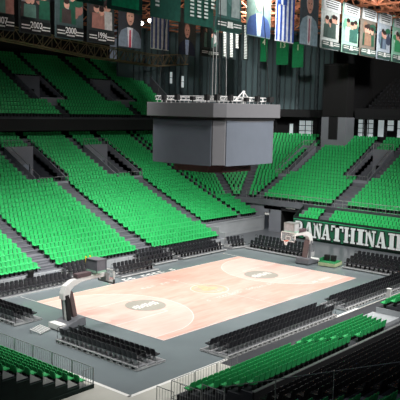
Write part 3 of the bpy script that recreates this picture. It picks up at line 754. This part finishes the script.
for s in (-3.6, 3.6):
    for z in (6.25, 6.55): f.tube([(-3.8, s, z), (3.8, s, z)], .05, 6); f.tube([(s, -3.8, z), (s, 3.8, z)], .05, 6)
    for i in range(13):
        x = -3.6+.6*i; f.tube([(x, s, 6.25), (x+.3, s, 6.55)], .03, 5); f.tube([(s, x, 6.25), (s, x+.3, 6.55)], .03, 5); f.tube([(x, s, 6.0), (x, s, 6.25)], .03, 5)
f.build('top_truss', M_alu, sb)
for x, y in ((-3.6, -3.6), (3.6, -3.6), (-3.6, 3.6), (3.6, 3.6), (-1.2, -1.2), (.8, -.8), (1.2, 1.2)):
    f = MB(); f.tube([(x, y, 6.3), (x*.75, y*.75, 19)], .035, 6); f.build('suspension_cable', M_cable if abs(x) < 2 else M_blackd, sb)
f = MB(); f.tube([(.2, -3.2, 6.0), (.2, -3.2, 6.9), (.35, -3.2, 7.1)], .08, 8); f.tube([(-.9, -3.2, 6.3), (.2, -3.2, 7.1), (1.2, -3.2, 6.3)], .05, 6); f.build('hoist', M_white, sb)

# ------------------------------------------------------------------ upper deck, far side
def zu(y): return 15.15+.58*(y-35)
ter = MB(); UV = [(9.8, 13.8), (23.4, 27.4), (-3.8, .2)]
for k in range(18):
    y = 35.6+.85*k; z = zu(y)-.2
    vm = UV if 38.8 < y < 44.2 else []
    for x0, x1 in inter(-30, 34.2+.2*k, vm): ter.box(x0, x1, y-.43, y+.44, z-1.0, z)
    g = []
    for v0, v1 in UV:
        if y < 38.8: g.append((v0+1.4, v0+2.6))
        elif y < 44.2: g.append((v0-1.1, v1+1.1))
        else: g += [(v0-1.1, v0), (v1, v1+1.1)]
    for x0, x1 in inter(-20, 33.4+.2*k, g):
        n = int((x1-x0)/SP)
        for i in range(n): seat('green', x0+SP*(i+.5), y+.05, z, PI, 'g', 'g')
struct(ter, 'terrace_upper_far', M_concd, 'steep dark terrace of the far upper deck', 'terrace')
for v0, v1 in UV:
    o = MB(); z0 = zu(38.8)-.5
    for a, s in ((v0, -.12), (v1, .12)):
        q = lambda aa: [(aa, 38.8, z0), (aa, 44.2, z0), (aa, 44.2, zu(44.2)+.5), (aa, 38.8, z0+.9)]
        o.loft([q(a), q(a+s)])
    o.box(v0, v1, 44.2, 44.35, z0+2.2, zu(44.2)+.4); o.box(v0, v0+.9, 44.2, 44.35, z0, z0+2.2); o.box(v1-.9, v1, 44.2, 44.35, z0, z0+2.2)
    o.box(v0, v1, 38.8, 44.2, z0-.1, z0); o.box(v0, v1, 38.6, 38.8, z0-.3, z0+1.0); o.box(v0, v1, 45.3, 45.4, z0, z0+2.4, 1)
    struct(o, 'wall_upper_entrance', [M_wallg, M_dark], 'entrance walls cut into the upper deck', 'entrance')
f = MB(); f.box(-34, 34.2, 34.7, 35.1, 13.5, 15.1); f.box(-34, 34.2, 34.66, 34.7, 15.0, 15.15, 1); f.box(-34, 34.2, 35.1, 51, 13.5, 13.7)
f.add([(34.2, 35, 14.2), (38, 51, 24), (38, 51, 25.9), (34.2, 35, 16.2), (34.4, 35, 14.2), (38.2, 51, 24), (38.2, 51, 25.9), (34.4, 35, 16.2)], [(0,1,2,3),(4,7,6,5),(0,3,7,4),(1,5,6,2),(3,2,6,7),(0,4,5,1)], 2)
struct(f, 'wall_upper_fascia', [M_dark, M_concd, M_wallg], 'black fascia of the upper deck', 'wall')
h = empty('guard_rail', (0, 34.85, 15.1), label='thin rail along the front edge of the far upper deck', cat='railing')
g = MB(); g.tube([(-34, 0, .5), (34, 0, .5)], .03, 6); g.build('top_rail', M_blackd, h)
for i in range(24):
    g = MB(); g.tube([(-30+i*2.7, 0, 0), (-30+i*2.7, 0, .5)], .025, 6); g.build('post', M_blackd, h)

# end upper deck (dark, unlit)
ter = MB()
for k in range(10):
    x = 51.5+.9*k; z = 16.9+.5*k
    ter.box(x-.45, x+.46, -30, 12.6, z-1, z)
    for i in range(50): ter.box(x-.2, x-.1, -28+.8*i, -27.45+.8*i, z+.4, z+.85, 1); ter.box(x-.2, x+.2, -28+.8*i, -27.45+.8*i, z+.36, z+.42, 1)
struct(ter, 'terrace_upper_end', [M_concd, M_blackd], 'dark terrace of the end upper deck', 'terrace')

# ------------------------------------------------------------------ concourse behind the bowl, windows, corner wall
def bowl_poly(r): return [(-34, CY+r), (CX, CY+r)]+[(CX+r*math.cos(R(a)), CY+r*math.sin(R(a))) for a in range(85, 0, -5)]+[(CX+r, CY), (CX+r, -30)]
def wall_strip(mb, r, z0, z1, t=.2, mi=0, sel=None):
    P = bowl_poly(r); Q = bowl_poly(r+t)
    for i in range(len(P)-1):
        if sel and not sel(P[i], P[i+1]): continue
        a, b, c, d = P[i], P[i+1], Q[i+1], Q[i]
        mb.add([(*a, z0), (*b, z0), (*c, z0), (*d, z0), (*a, z1), (*b, z1), (*c, z1), (*d, z1)], [(0,3,2,1),(4,5,6,7),(0,1,5,4),(1,2,6,5),(2,3,7,6),(3,0,4,7)], mi)
zc = zr(rows[-1])-.05
f = MB()   # concourse floor and ceiling slab
for (ra, rb, z0, z1) in ((21.0, 27.5, zc-.3, zc), (22.4, 27.4, 15.75, 16.9)):
    P, Q = bowl_poly(ra), bowl_poly(rb)
    for i in range(len(P)-1):
        a, b, c, d = P[i], P[i+1], Q[i+1], Q[i]
        if z0 > 15 and P[i][0] < 34: continue
        f.add([(*a, z0), (*b, z0), (*c, z0), (*d, z0), (*a, z1), (*b, z1), (*c, z1), (*d, z1)], [(0,3,2,1),(4,5,6,7),(0,1,5,4),(1,2,6,5),(2,3,7,6),(3,0,4,7)])
struct(f, 'ceiling_concourse', M_dark, 'dark slabs of the concourse behind the seats', 'ceiling')
f = MB(); wall_strip(f, 27.3, zc, 16.0, .2); struct(f, 'wall_concourse', M_dark, 'dark concourse back wall', 'wall')
# columns of the concourse
for y, w in ((29.4, .5), (21.4, .8), (16.2, .7), (12.4, .3), (9.0, .3), (4.6, .6)):
    f = MB(); f.box(51.4, 52.0, y-w/2, y+w/2, zc, 15.8); struct(f, 'wall_pillar', M_dark, 'dark pillar of the concourse', 'pillar')
for i, (y1, y0, z0, z1, nx, nz) in enumerate(((28.46, 27.0, 12.7, 14.6, 1, 1), (25.9, 22.1, 12.6, 15.2, 3, 3), (15.6, 12.8, 12.7, 15.7, 3, 4), (12.1, 10.9, 12.9, 15.6, 1, 1), (10.6, 9.3, 13.9, 15.6, 1, 2), (8.8, 7.2, 12.9, 15.7, 1, 2), (6.2, 3.4, 12.7, 15.7, 3, 4), (.5, -3, 12.7, 15.7, 3, 4))):
    w = empty('window_%d' % (i+1), (55.2 if y0 < 18 else 53.7, y0, z0), label='daylit window behind the end stand', cat='window', kind='structure')
    f = MB(); f.box(-.04, 0, 0, y1-y0, 0, z1-z0); f.build('window_pane', M_winlit, w)
    f = MB()
    for a in range(nx+1): yy = (y1-y0)*a/nx; f.box(-.12, -.04, yy-.06, yy+.06, 0, z1-z0)
    for a in range(nz+1): zz = (z1-z0)*a/nz; f.box(-.12, -.04, 0, y1-y0, zz-.05, zz+.05)
    f.build('window_frame', M_frame, w)
# corner acoustic wall above
f = MB(); rb = MB()
sel = lambda a, b: a[0] > 33
wall_strip(f, 27.4, 16.0, 31, .3, 0, lambda a, b: a[0] > 30 and b[1] > 18)
struct(f, 'wall_back', M_wallpanel, 'tall grey acoustic wall at the corner', 'wall')
for i in range(46):
    a = R(88-i*2.35); 
    if a < 0: x, y = CX+27.2, CY-(-a)*30; nx_, ny_ = -1, 0
    else: x, y = CX+27.2*math.cos(a), CY+27.2*math.sin(a)
    if y < 19: break
    if x < 33: continue
    w = .12 if i % 3 else .35
    rb.tube([(x, y, 16.9), (x, y, 30.5)], w, 6)
    if i % 3 == 0:
        for q in range(8): rb.tube([(x-.1, y-.1, 17.3+q*1.6), (x-.45, y-.45, 17.8+q*1.6), (x-.1, y-.1, 18.4+q*1.6)], .09, 5)
struct(rb, 'trim_wall_ribs', M_rib, 'vertical ribs of the corner wall', 'trim')
# strip windows in the corner
for i, (x, y, z0, z1) in enumerate(((43.2, 41.0, 20.6, 22.1), (45.0, 39.3, 20.1, 21.9))):
    pass
for i, a in enumerate((64.5, 60.0)):
    x, y = CX+26.6*math.cos(R(a)), CY+26.6*math.sin(R(a))
    w = empty('window_%d' % (9+i), (x, y, 20.9-.6*i), R(a), label='narrow bright strip window in the dark corner', cat='window', kind='structure')
    f = MB(); f.box(-.1, 0, -.22, .22, 0, 1.9); f.build('window_pane', M_winlit, w)
    f = MB(); f.box(-.14, -.1, -.3, -.22, -.08, 1.98); f.box(-.14, -.1, .22, .3, -.08, 1.98); f.box(-.14, -.1, -.3, .3, .9, .98); f.build('window_frame', M_frame, w)
f = MB()
wall_strip(f, 33.5, 12, 33, .3, 0, lambda a, b: b[0] < 36 or a[1] < 12); f.box(64, 64.3, -32, 20, 0, 34); f.box(55, 64, 17.9, 18.2, 12, 34)
struct(f, 'wall_outer', M_ceil, 'dark outer wall behind the upper decks', 'wall')
f = MB(); f.box(51, 62, 17.6, 18.2, 16, 31); struct(f, 'wall_divider', M_dark, 'dark dividing wall of the end upper deck', 'wall')
# pier and black tower
f = MB(); f.box(46.4, 49.0, 12.9, 17.1, 10, 15.9); 
struct(f, 'wall_pier', M_wallg, 'grey concrete pier standing in the end stand', 'wall')
f = MB(); f.box(46.3, 46.42, 14.3, 15.7, 12.6, 15.9); f.box(46.36, 46.4, 14.2, 15.8, 12.5, 15.9, 1); struct(f, 'window_11', [M_dark, M_frame], 'dark slot in the concrete pier', 'window')
t = empty('speaker_tower', (47.4, 15, 15.95), label='tall black box tower standing on the grey concrete pier', cat='tower')
f = MB(); f.box(-.9, 1.2, -2.1, 2.1, 0, 8.0); f.build('cabinet', mat('tower_black', (12, 12, 14), .9), t, bevel=.04)
f = MB()
for z in (.15, 7.8): f.box(-.95, -.9, -2.1, 2.1, z-.1, z+.05)
f.build('edge_strip', M_blackd, t)
f = MB(); f.box(49, 51.4, -30, 12.8, 15.7, 16.9); f.box(48.9, 49, -30, 12.8, 16.2, 17.3); struct(f, 'wall_end_fascia', M_dark, 'black fascia of the end upper deck', 'wall')
f = MB()
P = bowl_poly(23.5); Q = bowl_poly(23.6)
for i in range(len(P)-1):
    if P[i][0] < 36 : continue
    a, b, c, d = P[i], P[i+1], Q[i+1], Q[i]
    f.add([(*a, 15.6), (*b, 15.6), (*c, 15.6), (*d, 15.6), (*a, 17), (*b, 17), (*c, 17), (*d, 17)], [(0,3,2,1),(4,5,6,7),(0,1,5,4),(1,2,6,5),(2,3,7,6),(3,0,4,7)])
struct(f, 'wall_balcony_fascia', M_dark, 'dark balcony edge under the corner wall', 'wall')

# ------------------------------------------------------------------ roof
f = MB(); f.box(-40, 75, -25, 75, 34, 34.3); struct(f, 'ceiling', M_ceil, 'dark roof deck', 'ceiling')
f = MB()
rt = random.Random(3)
for i in range(0, 9):
    for j in range(-1, 11):
        x, y = 24+i*6, -6+j*6
        f.tube([(x, y, 29.5), (x+6, y, 29.5)], .14, 5); f.tube([(x, y, 29.5), (x, y+6, 29.5)], .14, 5)
        f.tube([(x+3, y+3, 33), (x+9, y+3, 33)], .12, 5); f.tube([(x+3, y+3, 33), (x+3, y+9, 33)], .12, 5)
        for dx in (0, 6):
            for dy in (0, 6): f.tube([(x+dx, y+dy, 29.5), (x+3, y+3, 33)], .11, 5)
struct(f, 'ceiling_truss', M_truss, 'rust coloured space frame under the roof', 'roof truss')
# catwalk truss above the far upper deck
f = MB()
cat = [(-34, 33.0, 25.0), (2, 35, 24.7), (17, 36, 23.6), (34, 40, 23.4), (42, 41, 24.2)]
def at(pts, s):
    L = [0]
    for a, b in zip(pts, pts[1:]): L.append(L[-1]+(Vector(b)-Vector(a)).length)
    s = max(0, min(L[-1]-1e-3, s))
    for i in range(len(pts)-1):
        if s <= L[i+1]: return Vector(pts[i]).lerp(Vector(pts[i+1]), (s-L[i])/(L[i+1]-L[i]))
N = 52
for i in range(N):
    a, b = at(cat, i*1.55), at(cat, (i+1)*1.55)
    if (a-b).length < .1: break
    for dy, dz in ((0, 0), (1.6, 0), (0, 1.7), (1.6, 1.7)):
        f.tube([a+Vector((0, dy, dz)), b+Vector((0, dy, dz))], .09 if dz else .12, 5)
    f.tube([a, b+Vector((0, 0, 1.7))] if i % 2 else [b, a+Vector((0, 0, 1.7))], .06, 5)
    f.tube([a+Vector((0, 1.6, 0)), b+Vector((0, 1.6, 1.7))], .06, 5)
    f.tube([a, a+Vector((0, 1.6, 0))], .05, 5); f.tube([a, a+Vector((0, 0, 1.7))], .05, 5)
struct(f, 'ceiling_catwalk', M_trusst, 'tan lattice catwalk above the far upper deck', 'catwalk')

# ------------------------------------------------------------------ banners
MB_ = {}
def mc(c, r=.7): 
    k = 'print_%d_%d_%d' % c
    return mat(k, c, r, var=.2, scale=2.5)
SK = (222, 170, 150)
def banner(x0, x1, zb, zt, ya, yb, base, layers, label, cat='banner', group=None, txt=None, h=0, name='hanging_banner'):
    """vertical sheet from (x0,ya(x0)) to (x1,...); layers: list of (partname, [(poly,color),...]) in 0..1 coordinates"""
    y0, y1 = ya+yb*x0, ya+yb*x1
    L = math.hypot(x1-x0, y1-y0); rz = math.atan2(y1-y0, x1-x0); H = zt-zb
    t = empty(name, (x0, y0, zb), rz, label=label, cat=cat, group=group)
    f = MB(); f.box(0, L, -.02, .02, 0, H); f.build('cloth', mc(base), t)
    d = .022
    cl01 = lambda v: max(.015, min(.985, v))
    layers = [(pn, [([(cl01(a), cl01(b)) for a, b in p_], c) for p_, c in items]) for pn, items in layers]
    for pn, items in layers:
        g = MB(); ms = []
        for poly, c in items:
            mm = mc(c)
            if mm not in ms: ms.append(mm)
            q = [(a*L, b*H) for a, b in poly]; n = len(q)
            ar = sum(q[i][0]*q[(i+1) % n][1]-q[(i+1) % n][0]*q[i][1] for i in range(n))
            if ar < 0: q.reverse()
            g.add([(a, -d, b) for a, b in q]+[(a, -d-.006, b) for a, b in q], [tuple(reversed(range(n))), tuple(range(n, 2*n))]+[(i, (i+1) % n, (i+1) % n+n, i+n) for i in range(n)], ms.index(mm))
            d += .007
        g.build(pn, ms, t)
    if txt:
        for s, size, px, pz, c in txt:
            text('lettering', s, size, t, (px*L, -d-.02, pz*H), (PI/2, 0, 0), mc(c))
    g = MB(); g.tube([(0, 0, H+.05), (L, 0, H+.05)], .05, 6); g.build('hanging_bar', M_blackd, t)
    for s in (.08, .92):
        g = MB(); g.tube([(L*s, 0, H), (L*s, 0, 33.9-zb)], .02, 4); g.build('hanging_cable', M_blackd, t)
    return t
def ell(cx, cy, rx, ry_, n=12): return [(cx+rx*math.cos(2*PI*i/n), cy+ry_*math.sin(2*PI*i/n)) for i in range(n)]
def portrait(cx, cy, s, suit, shirt, tie, hair, bg=None, sm=SK, hands=True):
    """head centre at cy; s scale of head in width units; aspect handled by 1.5"""
    k = .67
    it = [([(cx-.46*s, cy-2.9*s*k), (cx-.5*s*1.0-.35*s, cy-1.3*s*k), (cx-.75*s, cy-.85*s*k), (cx-.25*s, cy-.5*s*k), (cx+.25*s, cy-.5*s*k), (cx+.75*s, cy-.85*s*k), (cx+.85*s, cy-1.3*s*k), (cx+.9*s, cy-2.9*s*k), (cx-.9*s, cy-2.9*s*k)][0:0] or
          [(cx-.85*s, cy-3.0*s*k), (cx+.85*s, cy-3.0*s*k), (cx+.82*s, cy-1.0*s*k), (cx+.62*s, cy-.68*s*k), (cx+.2*s, cy-.5*s*k), (cx-.2*s, cy-.5*s*k), (cx-.62*s, cy-.68*s*k), (cx-.82*s, cy-1.0*s*k)], suit),
          ([(cx-.2*s, cy-.5*s*k), (cx+.2*s, cy-.5*s*k), (cx+.12*s, cy-1.8*s*k), (cx-.12*s, cy-1.8*s*k)], shirt)]
    if tie: it.append(([(cx-.05*s, cy-.62*s*k), (cx+.05*s, cy-.62*s*k), (cx+.08*s, cy-1.6*s*k), (cx, cy-1.75*s*k), (cx-.08*s, cy-1.6*s*k)], tie))
    it += [(ell(cx, cy+.08*s*k, .31*s, .43*s*k), hair), (ell(cx, cy, .26*s, .4*s*k), sm),
           (ell(cx-.1*s, cy+.05*s*k, .04*s, .03*s*k, 8), (70, 50, 50)), (ell(cx+.1*s, cy+.05*s*k, .04*s, .03*s*k, 8), (70, 50, 50)), (ell(cx, cy-.2*s*k, .09*s, .025*s*k, 8), (160, 90, 85))]
    if hands: it.append((ell(cx, cy-1.95*s*k, .3*s, .16*s*k, 10), sm))
    return it
RW = lambda a, b, c, d: [(a, b), (c, b), (c, d), (a, d)]
def teamphoto(seed, y0=.2, y1=1., pal=None):
    rd = random.Random(seed); it = []; pal = pal or [(30, 90, 70), (70, 60, 60), (170, 120, 110), (200, 200, 200), (40, 60, 60), (90, 130, 120)]
    for _ in range(9):
        cx, cy = rd.uniform(.15, .85), rd.uniform(y0+.15, y1-.12); it.append((ell(cx, cy, rd.uniform(.1, .22), rd.uniform(.06, .14)), rd.choice(pal)))
    for _ in range(4):
        cx, cy = rd.uniform(.2, .8), rd.uniform(y0+.3, y1-.15); c = rd.choice(pal)
        w = rd.uniform(.12, .2)
        it.append(([(cx-w, y0+.03), (cx+w, y0+.03), (cx+w*.9, cy-.08), (cx-w*.9, cy-.08)], c)); it.append((ell(cx, cy, .1, .075), SK)); it.append((ell(cx, cy+.05, .1, .045), (50, 36, 34)))
    cl = lambda v, a, b: max(a, min(b, v))
    return [([(cl(a, .02, .98), cl(b, y0, y1)) for a, b in p_], c) for p_, c in it]
def stripes(y=.08, c=(230, 230, 228)): return [(RW(.04, y, .36, y+.02), c), (RW(.64, y, .96, y+.02), c), (RW(.04, y+.04, .36, y+.055), c), (RW(.64, y+.04, .96, y+.055), c), (RW(.38, y-.02, .62, y+.005), c)]
FA, FB = -1., .12
BG = (26, 84, 72)
Z0, Z1 = 23.62, 29.4
banner(-18.6, -15.8, 23.7, Z1, FA, FB, (18, 70, 60), [('green_field', [(RW(.08, .06, .92, .97), (20, 190, 130))])], 'bright green banner, leftmost of the front hanging row', group=None)
banner(-15.44, -11.5, 23.6, Z1, FA, FB, (22, 82, 70), [('green_field', [(RW(.12, .05, .9, .97), (20, 200, 138))])], 'bright green banner with dark border, second from left in front row')
def listrows(cols, n, y0, y1, c=(225, 232, 228), w=.13):
    it = []
    for ci, (cx, nn) in enumerate(cols):
        for k in range(nn): y = y1-(y1-y0)*k/max(1, n-1); it.append((RW(cx-w/2, y-.013, cx+w/2, y+.013), c))
    return it
banner(-10.5, -6.6, Z0, Z1, FA, FB, BG, [('name_column', listrows([q], 16, .16, .95)) for q in ((.18, 16), (.38, 13), (.58, 10))], 'dark green list banner with two short white columns, left one')
banner(-6.07, -1.77, Z0, Z1, FA, FB, BG, [('name_column', listrows([q], 17, .12, .95)) for q in ((.22, 17), (.42, 17), (.62, 17), (.82, 14))], 'dark green list banner with four white columns of names')
banner(-1.45, 2.82, 23.52, Z1, FA, FB, (60, 100, 96), [('team_photo', teamphoto(1, .2, .98, [(90, 130, 125), (200, 205, 205), (60, 80, 80), (150, 165, 165)])), ('caption_bars', [(RW(0, 0, 1, .19), (30, 66, 60))]+stripes(.08)+[(RW(.4, .07, .6, .15), (230, 232, 230))])], 'team photo banner with white caption bars in the front row')
banner(3.8, 8.39, 23.6, Z1, FA, FB, (98, 122, 116), [('portrait', portrait(.5, .58, .62, (44, 68, 116), (170, 195, 225), None, (150, 130, 120)))], 'portrait banner of a person in bright blue suit, hands joined')
fl = [(RW(i/9, 0, (i+1)/9, .6 if i < 5 else 1), (40, 80, 170) if i % 2 == 0 else (222, 228, 238)) for i in range(9)]
fl += [(RW(0, .6, 5/9, 1), (40, 80, 170)), (RW(2/9, .6, 3/9, 1), (222, 228, 238)), (RW(0, .77, 5/9, .83), (222, 228, 238))]
banner(9.42, 13.31, 23.58, 29.6, FA, FB, (225, 230, 238), [('flag_stripes', fl)], 'blue and white striped Greek flag hanging in the front row', cat='flag', name='hanging_flag')
banner(14.68, 19.07, 23.68, 29.5, FA, FB, (72, 84, 92), [('portrait', portrait(.5, .74, .6, (150, 176, 190), (235, 235, 240), (190, 120, 140), (210, 205, 205), hands=False))], 'portrait banner of a grey haired person in pale suit, pink tie')
tops = [29.25, 29.45, 29.6, 29.75, 29.85]
palR = [[(120, 150, 140), (220, 225, 222), (70, 90, 85)], [(120, 190, 160), (60, 110, 100), (200, 225, 215)], [(70, 60, 55), (40, 90, 70), (150, 120, 100)], [(110, 130, 150), (60, 70, 90), (40, 110, 80)], [(60, 150, 100), (90, 80, 80), (210, 215, 215)]]
basR = [(205, 214, 212), (180, 222, 206), (130, 122, 112), (180, 192, 204), (150, 200, 178)]
lbR = ['pale championship banner with a grey team photo, first right of portraits', 'championship banner with a mint green photo and white heading', 'championship banner with a dark brown crowd photo', 'championship banner with a blue grey photo and dark dome shape', 'championship banner with a green photo at the right photo edge']
for i, (a, b) in enumerate(((19.84, 24.74), (25.61, 30.48), (31.12, 36.18), (36.89, 41.74), (42.51, 47.5))):
    hd = [(RW(0, .76, 1, 1), (226, 232, 234))]+[(RW(.1+.03*k, .95-.045*k, .9-.03*k, .968-.045*k), (60, 66, 70)) for k in range(4)]
    banner(a, b, 23.72, tops[i], FA, FB, basR[i], [('team_photo', teamphoto(20+i, .2, .76, palR[i])), ('heading', hd), ('caption_bars', [(RW(0, 0, 1, .16), (60, 90, 84))]+stripes(.08)+[(RW(.42, .06, .58, .15), (230, 232, 230))])], lbR[i])
# rear row
RA, RB = 18.3, .17
def year(a, b, s, seed, label, base=(48, 56, 58), zb=23.55, sub=True):
    banner(a, b, zb, 29.3, RA, RB, base, [('team_photo', teamphoto(seed, .24, .98)), ('caption_bars', [(RW(0, 0, 1, .22), (16, 22, 26)), (RW(.04, .075, .32, .095), (230, 230, 228)), (RW(.68, .075, .96, .095), (230, 230, 228)), (RW(.04, .125, .3, .145), (230, 230, 228)), (RW(.7, .125, .96, .145), (230, 230, 228)), (RW(.36, .05, .64, .075), (215, 215, 215))])], label, txt=[(s, .85, .5, .145, (235, 235, 235))])
year(-13.27, -9.66, '2007', 31, 'dark team photo banner cut by the left photo edge, rear row')
year(-9.02, -4.84, '2002', 32, 'dark banner captioned 2002 with two embracing people, rear row')
year(-4.12, .12, '2000', 33, 'team photo banner captioned 2000 with raised arms, rear row', base=(70, 90, 92))
year(.76, 5.34, '1996', 34, 'dark banner captioned 1996 beside the rear floodlight')
banner(6.06, 10.41, 23.5, 29.3, RA, RB, (44, 48, 56), [('portrait', portrait(.5, .6, .6, (120, 134, 150), (225, 225, 232), (200, 60, 90), (90, 70, 66), hands=False))], 'portrait banner of a person with red tie, rear row')
fl2 = [(RW(i/9, 0, (i+1)/9, 1), (66, 84, 140) if i % 2 == 0 else (214, 216, 220)) for i in range(9)]
banner(12.32, 16.16, 23.8, 29.3, RA, RB, (214, 216, 220), [('flag_stripes', fl2)], 'smaller dim blue and white striped flag in the rear row', cat='flag', name='hanging_flag')
banner(18.3, 22.37, 23.55, 29.3, RA, RB, (60, 66, 66), [('portrait', portrait(.5, .54, .58, (34, 42, 66), (170, 190, 225), None, (120, 90, 80)))], 'portrait banner of a person in navy suit, rear row')
banner(23.61, 28.37, 23.75, 29.3, RA, RB, (54, 60, 62), [('team_photo', teamphoto(36, .2, .95)), ('caption_bars', [(RW(0, 0, 1, .18), (20, 34, 34))]+stripes(.08)+[(RW(.4, .05, .6, .14), (225, 225, 225))])], 'small team photo banner just left of the name lists, rear row')
banner(29.47, 33.54, 23.9, 29.3, RA, RB, (26, 40, 42), [('name_column', listrows([q], 22, .06, .95, w=.2)) for q in ((.14, 22), (.52, 22), (.86, 16))], 'black list banner with three columns of white dashes, rear row')
banner(35.04, 37.23, 24.05, 29.3, RA, RB, (26, 40, 42), [('name_column', listrows([(.5, 22)], 22, .05, .95, w=.4))], 'narrow black list banner with one column of white dashes')
for (a, b, zb, s, lab) in ((30.3, 28.9, 24.7, '4', 'green retired number banner, left of three on the corner wall'), (27.1, 24.74, 24.1, '13', 'green retired number banner reading 13, middle of the three'), (23.97, 21.87, 23.6, '1', 'green retired number banner reading 1, rightmost of the three')):
    t = empty('number_banner', (48, a, zb), -PI/2, label=lab, cat='banner'); L = a-b
    f = MB(); f.box(0, L, -.02, .02, 0, 4.0); f.build('cloth', mat('jersey_banner_green', (10, 130, 76), .7, var=.2), t)
    text('lettering', s, 1.3, t, (L/2, -.05, 3.1), (PI/2, 0, 0), mc((225, 230, 200)))
    g = MB(); g.tube([(0, 0, 4.05), (L, 0, 4.05)], .05, 6); g.build('hanging_bar', M_blackd, t)
    for s_ in (.1, .9):
        g = MB(); g.tube([(L*s_, 0, 4), (L*s_, 0, 33.9-zb)], .02, 4); g.build('hanging_cable', M_blackd, t)

flush_seats()

# ------------------------------------------------------------------ roof lamps and added fill lights
def lamp(x, y, z, tx, ty, tz, power, size, spread, label, show=True, col=(1, .97, .93)):
    L = bpy.data.lights.new('roof_or_fill_light', 'AREA'); L.shape = 'DISK'; L.size = size; L.energy = power; L.spread = R(spread); L.color = col
    o = bpy.data.objects.new('roof_or_fill_light', L); COL.objects.link(o); o.location = (x, y, z)
    d = Vector((tx-x, ty-y, tz-z)); o.rotation_euler = d.to_track_quat('-Z', 'Y').to_euler()
    return o
for x, y, p_ in ((-9, -18, .5), (9, -18, .45), (25, -14, .42), (-9, 17, .42), (9, 17, .4), (25, 14, .38)):
    lamp(x, y, 32.5, x*.45, y*.3, 0, 3100*p_, 4.0, 82, '')
lamp(-12, -2, 32.5, -8, 19, 1, 2000, 4, 54, '')
lamp(6, -2, 32.5, 12, 19, 1, 2000, 4, 54, '')
lamp(10, 6, 32.5, 30, 10, 1, 1100, 4, 54, '')
lamp(12, -12, 32.5, 30, -2, 1, 900, 4, 54, '')
lamp(4, -38, 27, 4, 3, 4, 1900, 8, 56, '')
for y in (-12, 12):
    lamp(-24, y, 32.5, -19, y*.4, 0, 900, 4, 62, '')
lamp(-16, -26, 30, 12, 6, 27, 1000, 3, 60, '')  # unseen fill added to brighten the hanging banners
lamp(-14, 4, 25, 2, 20, 29, 200, 2, 44, '')  # weak unseen fill added for the rear banner row
lamp(14, -24, 30, 34, 3, 27, 2200, 3, 50, '')  # unseen fill added to brighten the right-hand banners
lamp(-20, -40, 27, -8, -18, 1, 900, 4, 60, '')  # unseen fill added to lift the near stand seat backs
lamp(26, 14, 31, 47, 38, 22, 1300, 3, 80, '')  # unseen fill added to brighten the corner wall
M_lamp = mat('lamp_glow', (255, 252, 245), .3, emit=14, var=.01)
for i, (x, y, z) in enumerate(((11.0, 20.6, 26.6), (13.2, 21.4, 27.2), (5.6, 19.8, 24.4))):
    t = empty('floodlight', (x, y, z), R(-50), label=('glowing white floodlight between the rear banners, %s' % ['left of the flag', 'top of the flag', 'beside the 1996 banner'][i]), cat='floodlight')
    f = MB(); f.loft([[(.3*math.cos(a*PI/6), -.25, .3*math.sin(a*PI/6)) for a in range(12)], [(.2*math.cos(a*PI/6), .25, .2*math.sin(a*PI/6)) for a in range(12)]]); f.build('housing', M_blackd, t)
    f = MB(); f.loft([[(.24*math.cos(a*PI/6), -.27, .24*math.sin(a*PI/6)) for a in range(12)], [(.24*math.cos(a*PI/6), -.24, .24*math.sin(a*PI/6)) for a in range(12)]]); f.build('lens', M_lamp, t)
    f = MB(); f.tube([(0, 0, .25), (0, 0, 33.9-z)], .03, 5); f.build('stem', M_blackd, t)

w = bpy.data.worlds.new('world'); scn.world = w; w.use_nodes = True
w.node_tree.nodes['Background'].inputs[0].default_value = (.75, .85, 1, 1); w.node_tree.nodes['Background'].inputs[1].default_value = .09
scn.view_settings.view_transform = 'Standard'; scn.view_settings.look = 'None'; scn.view_settings.gamma = 1; scn.view_settings.exposure = 0
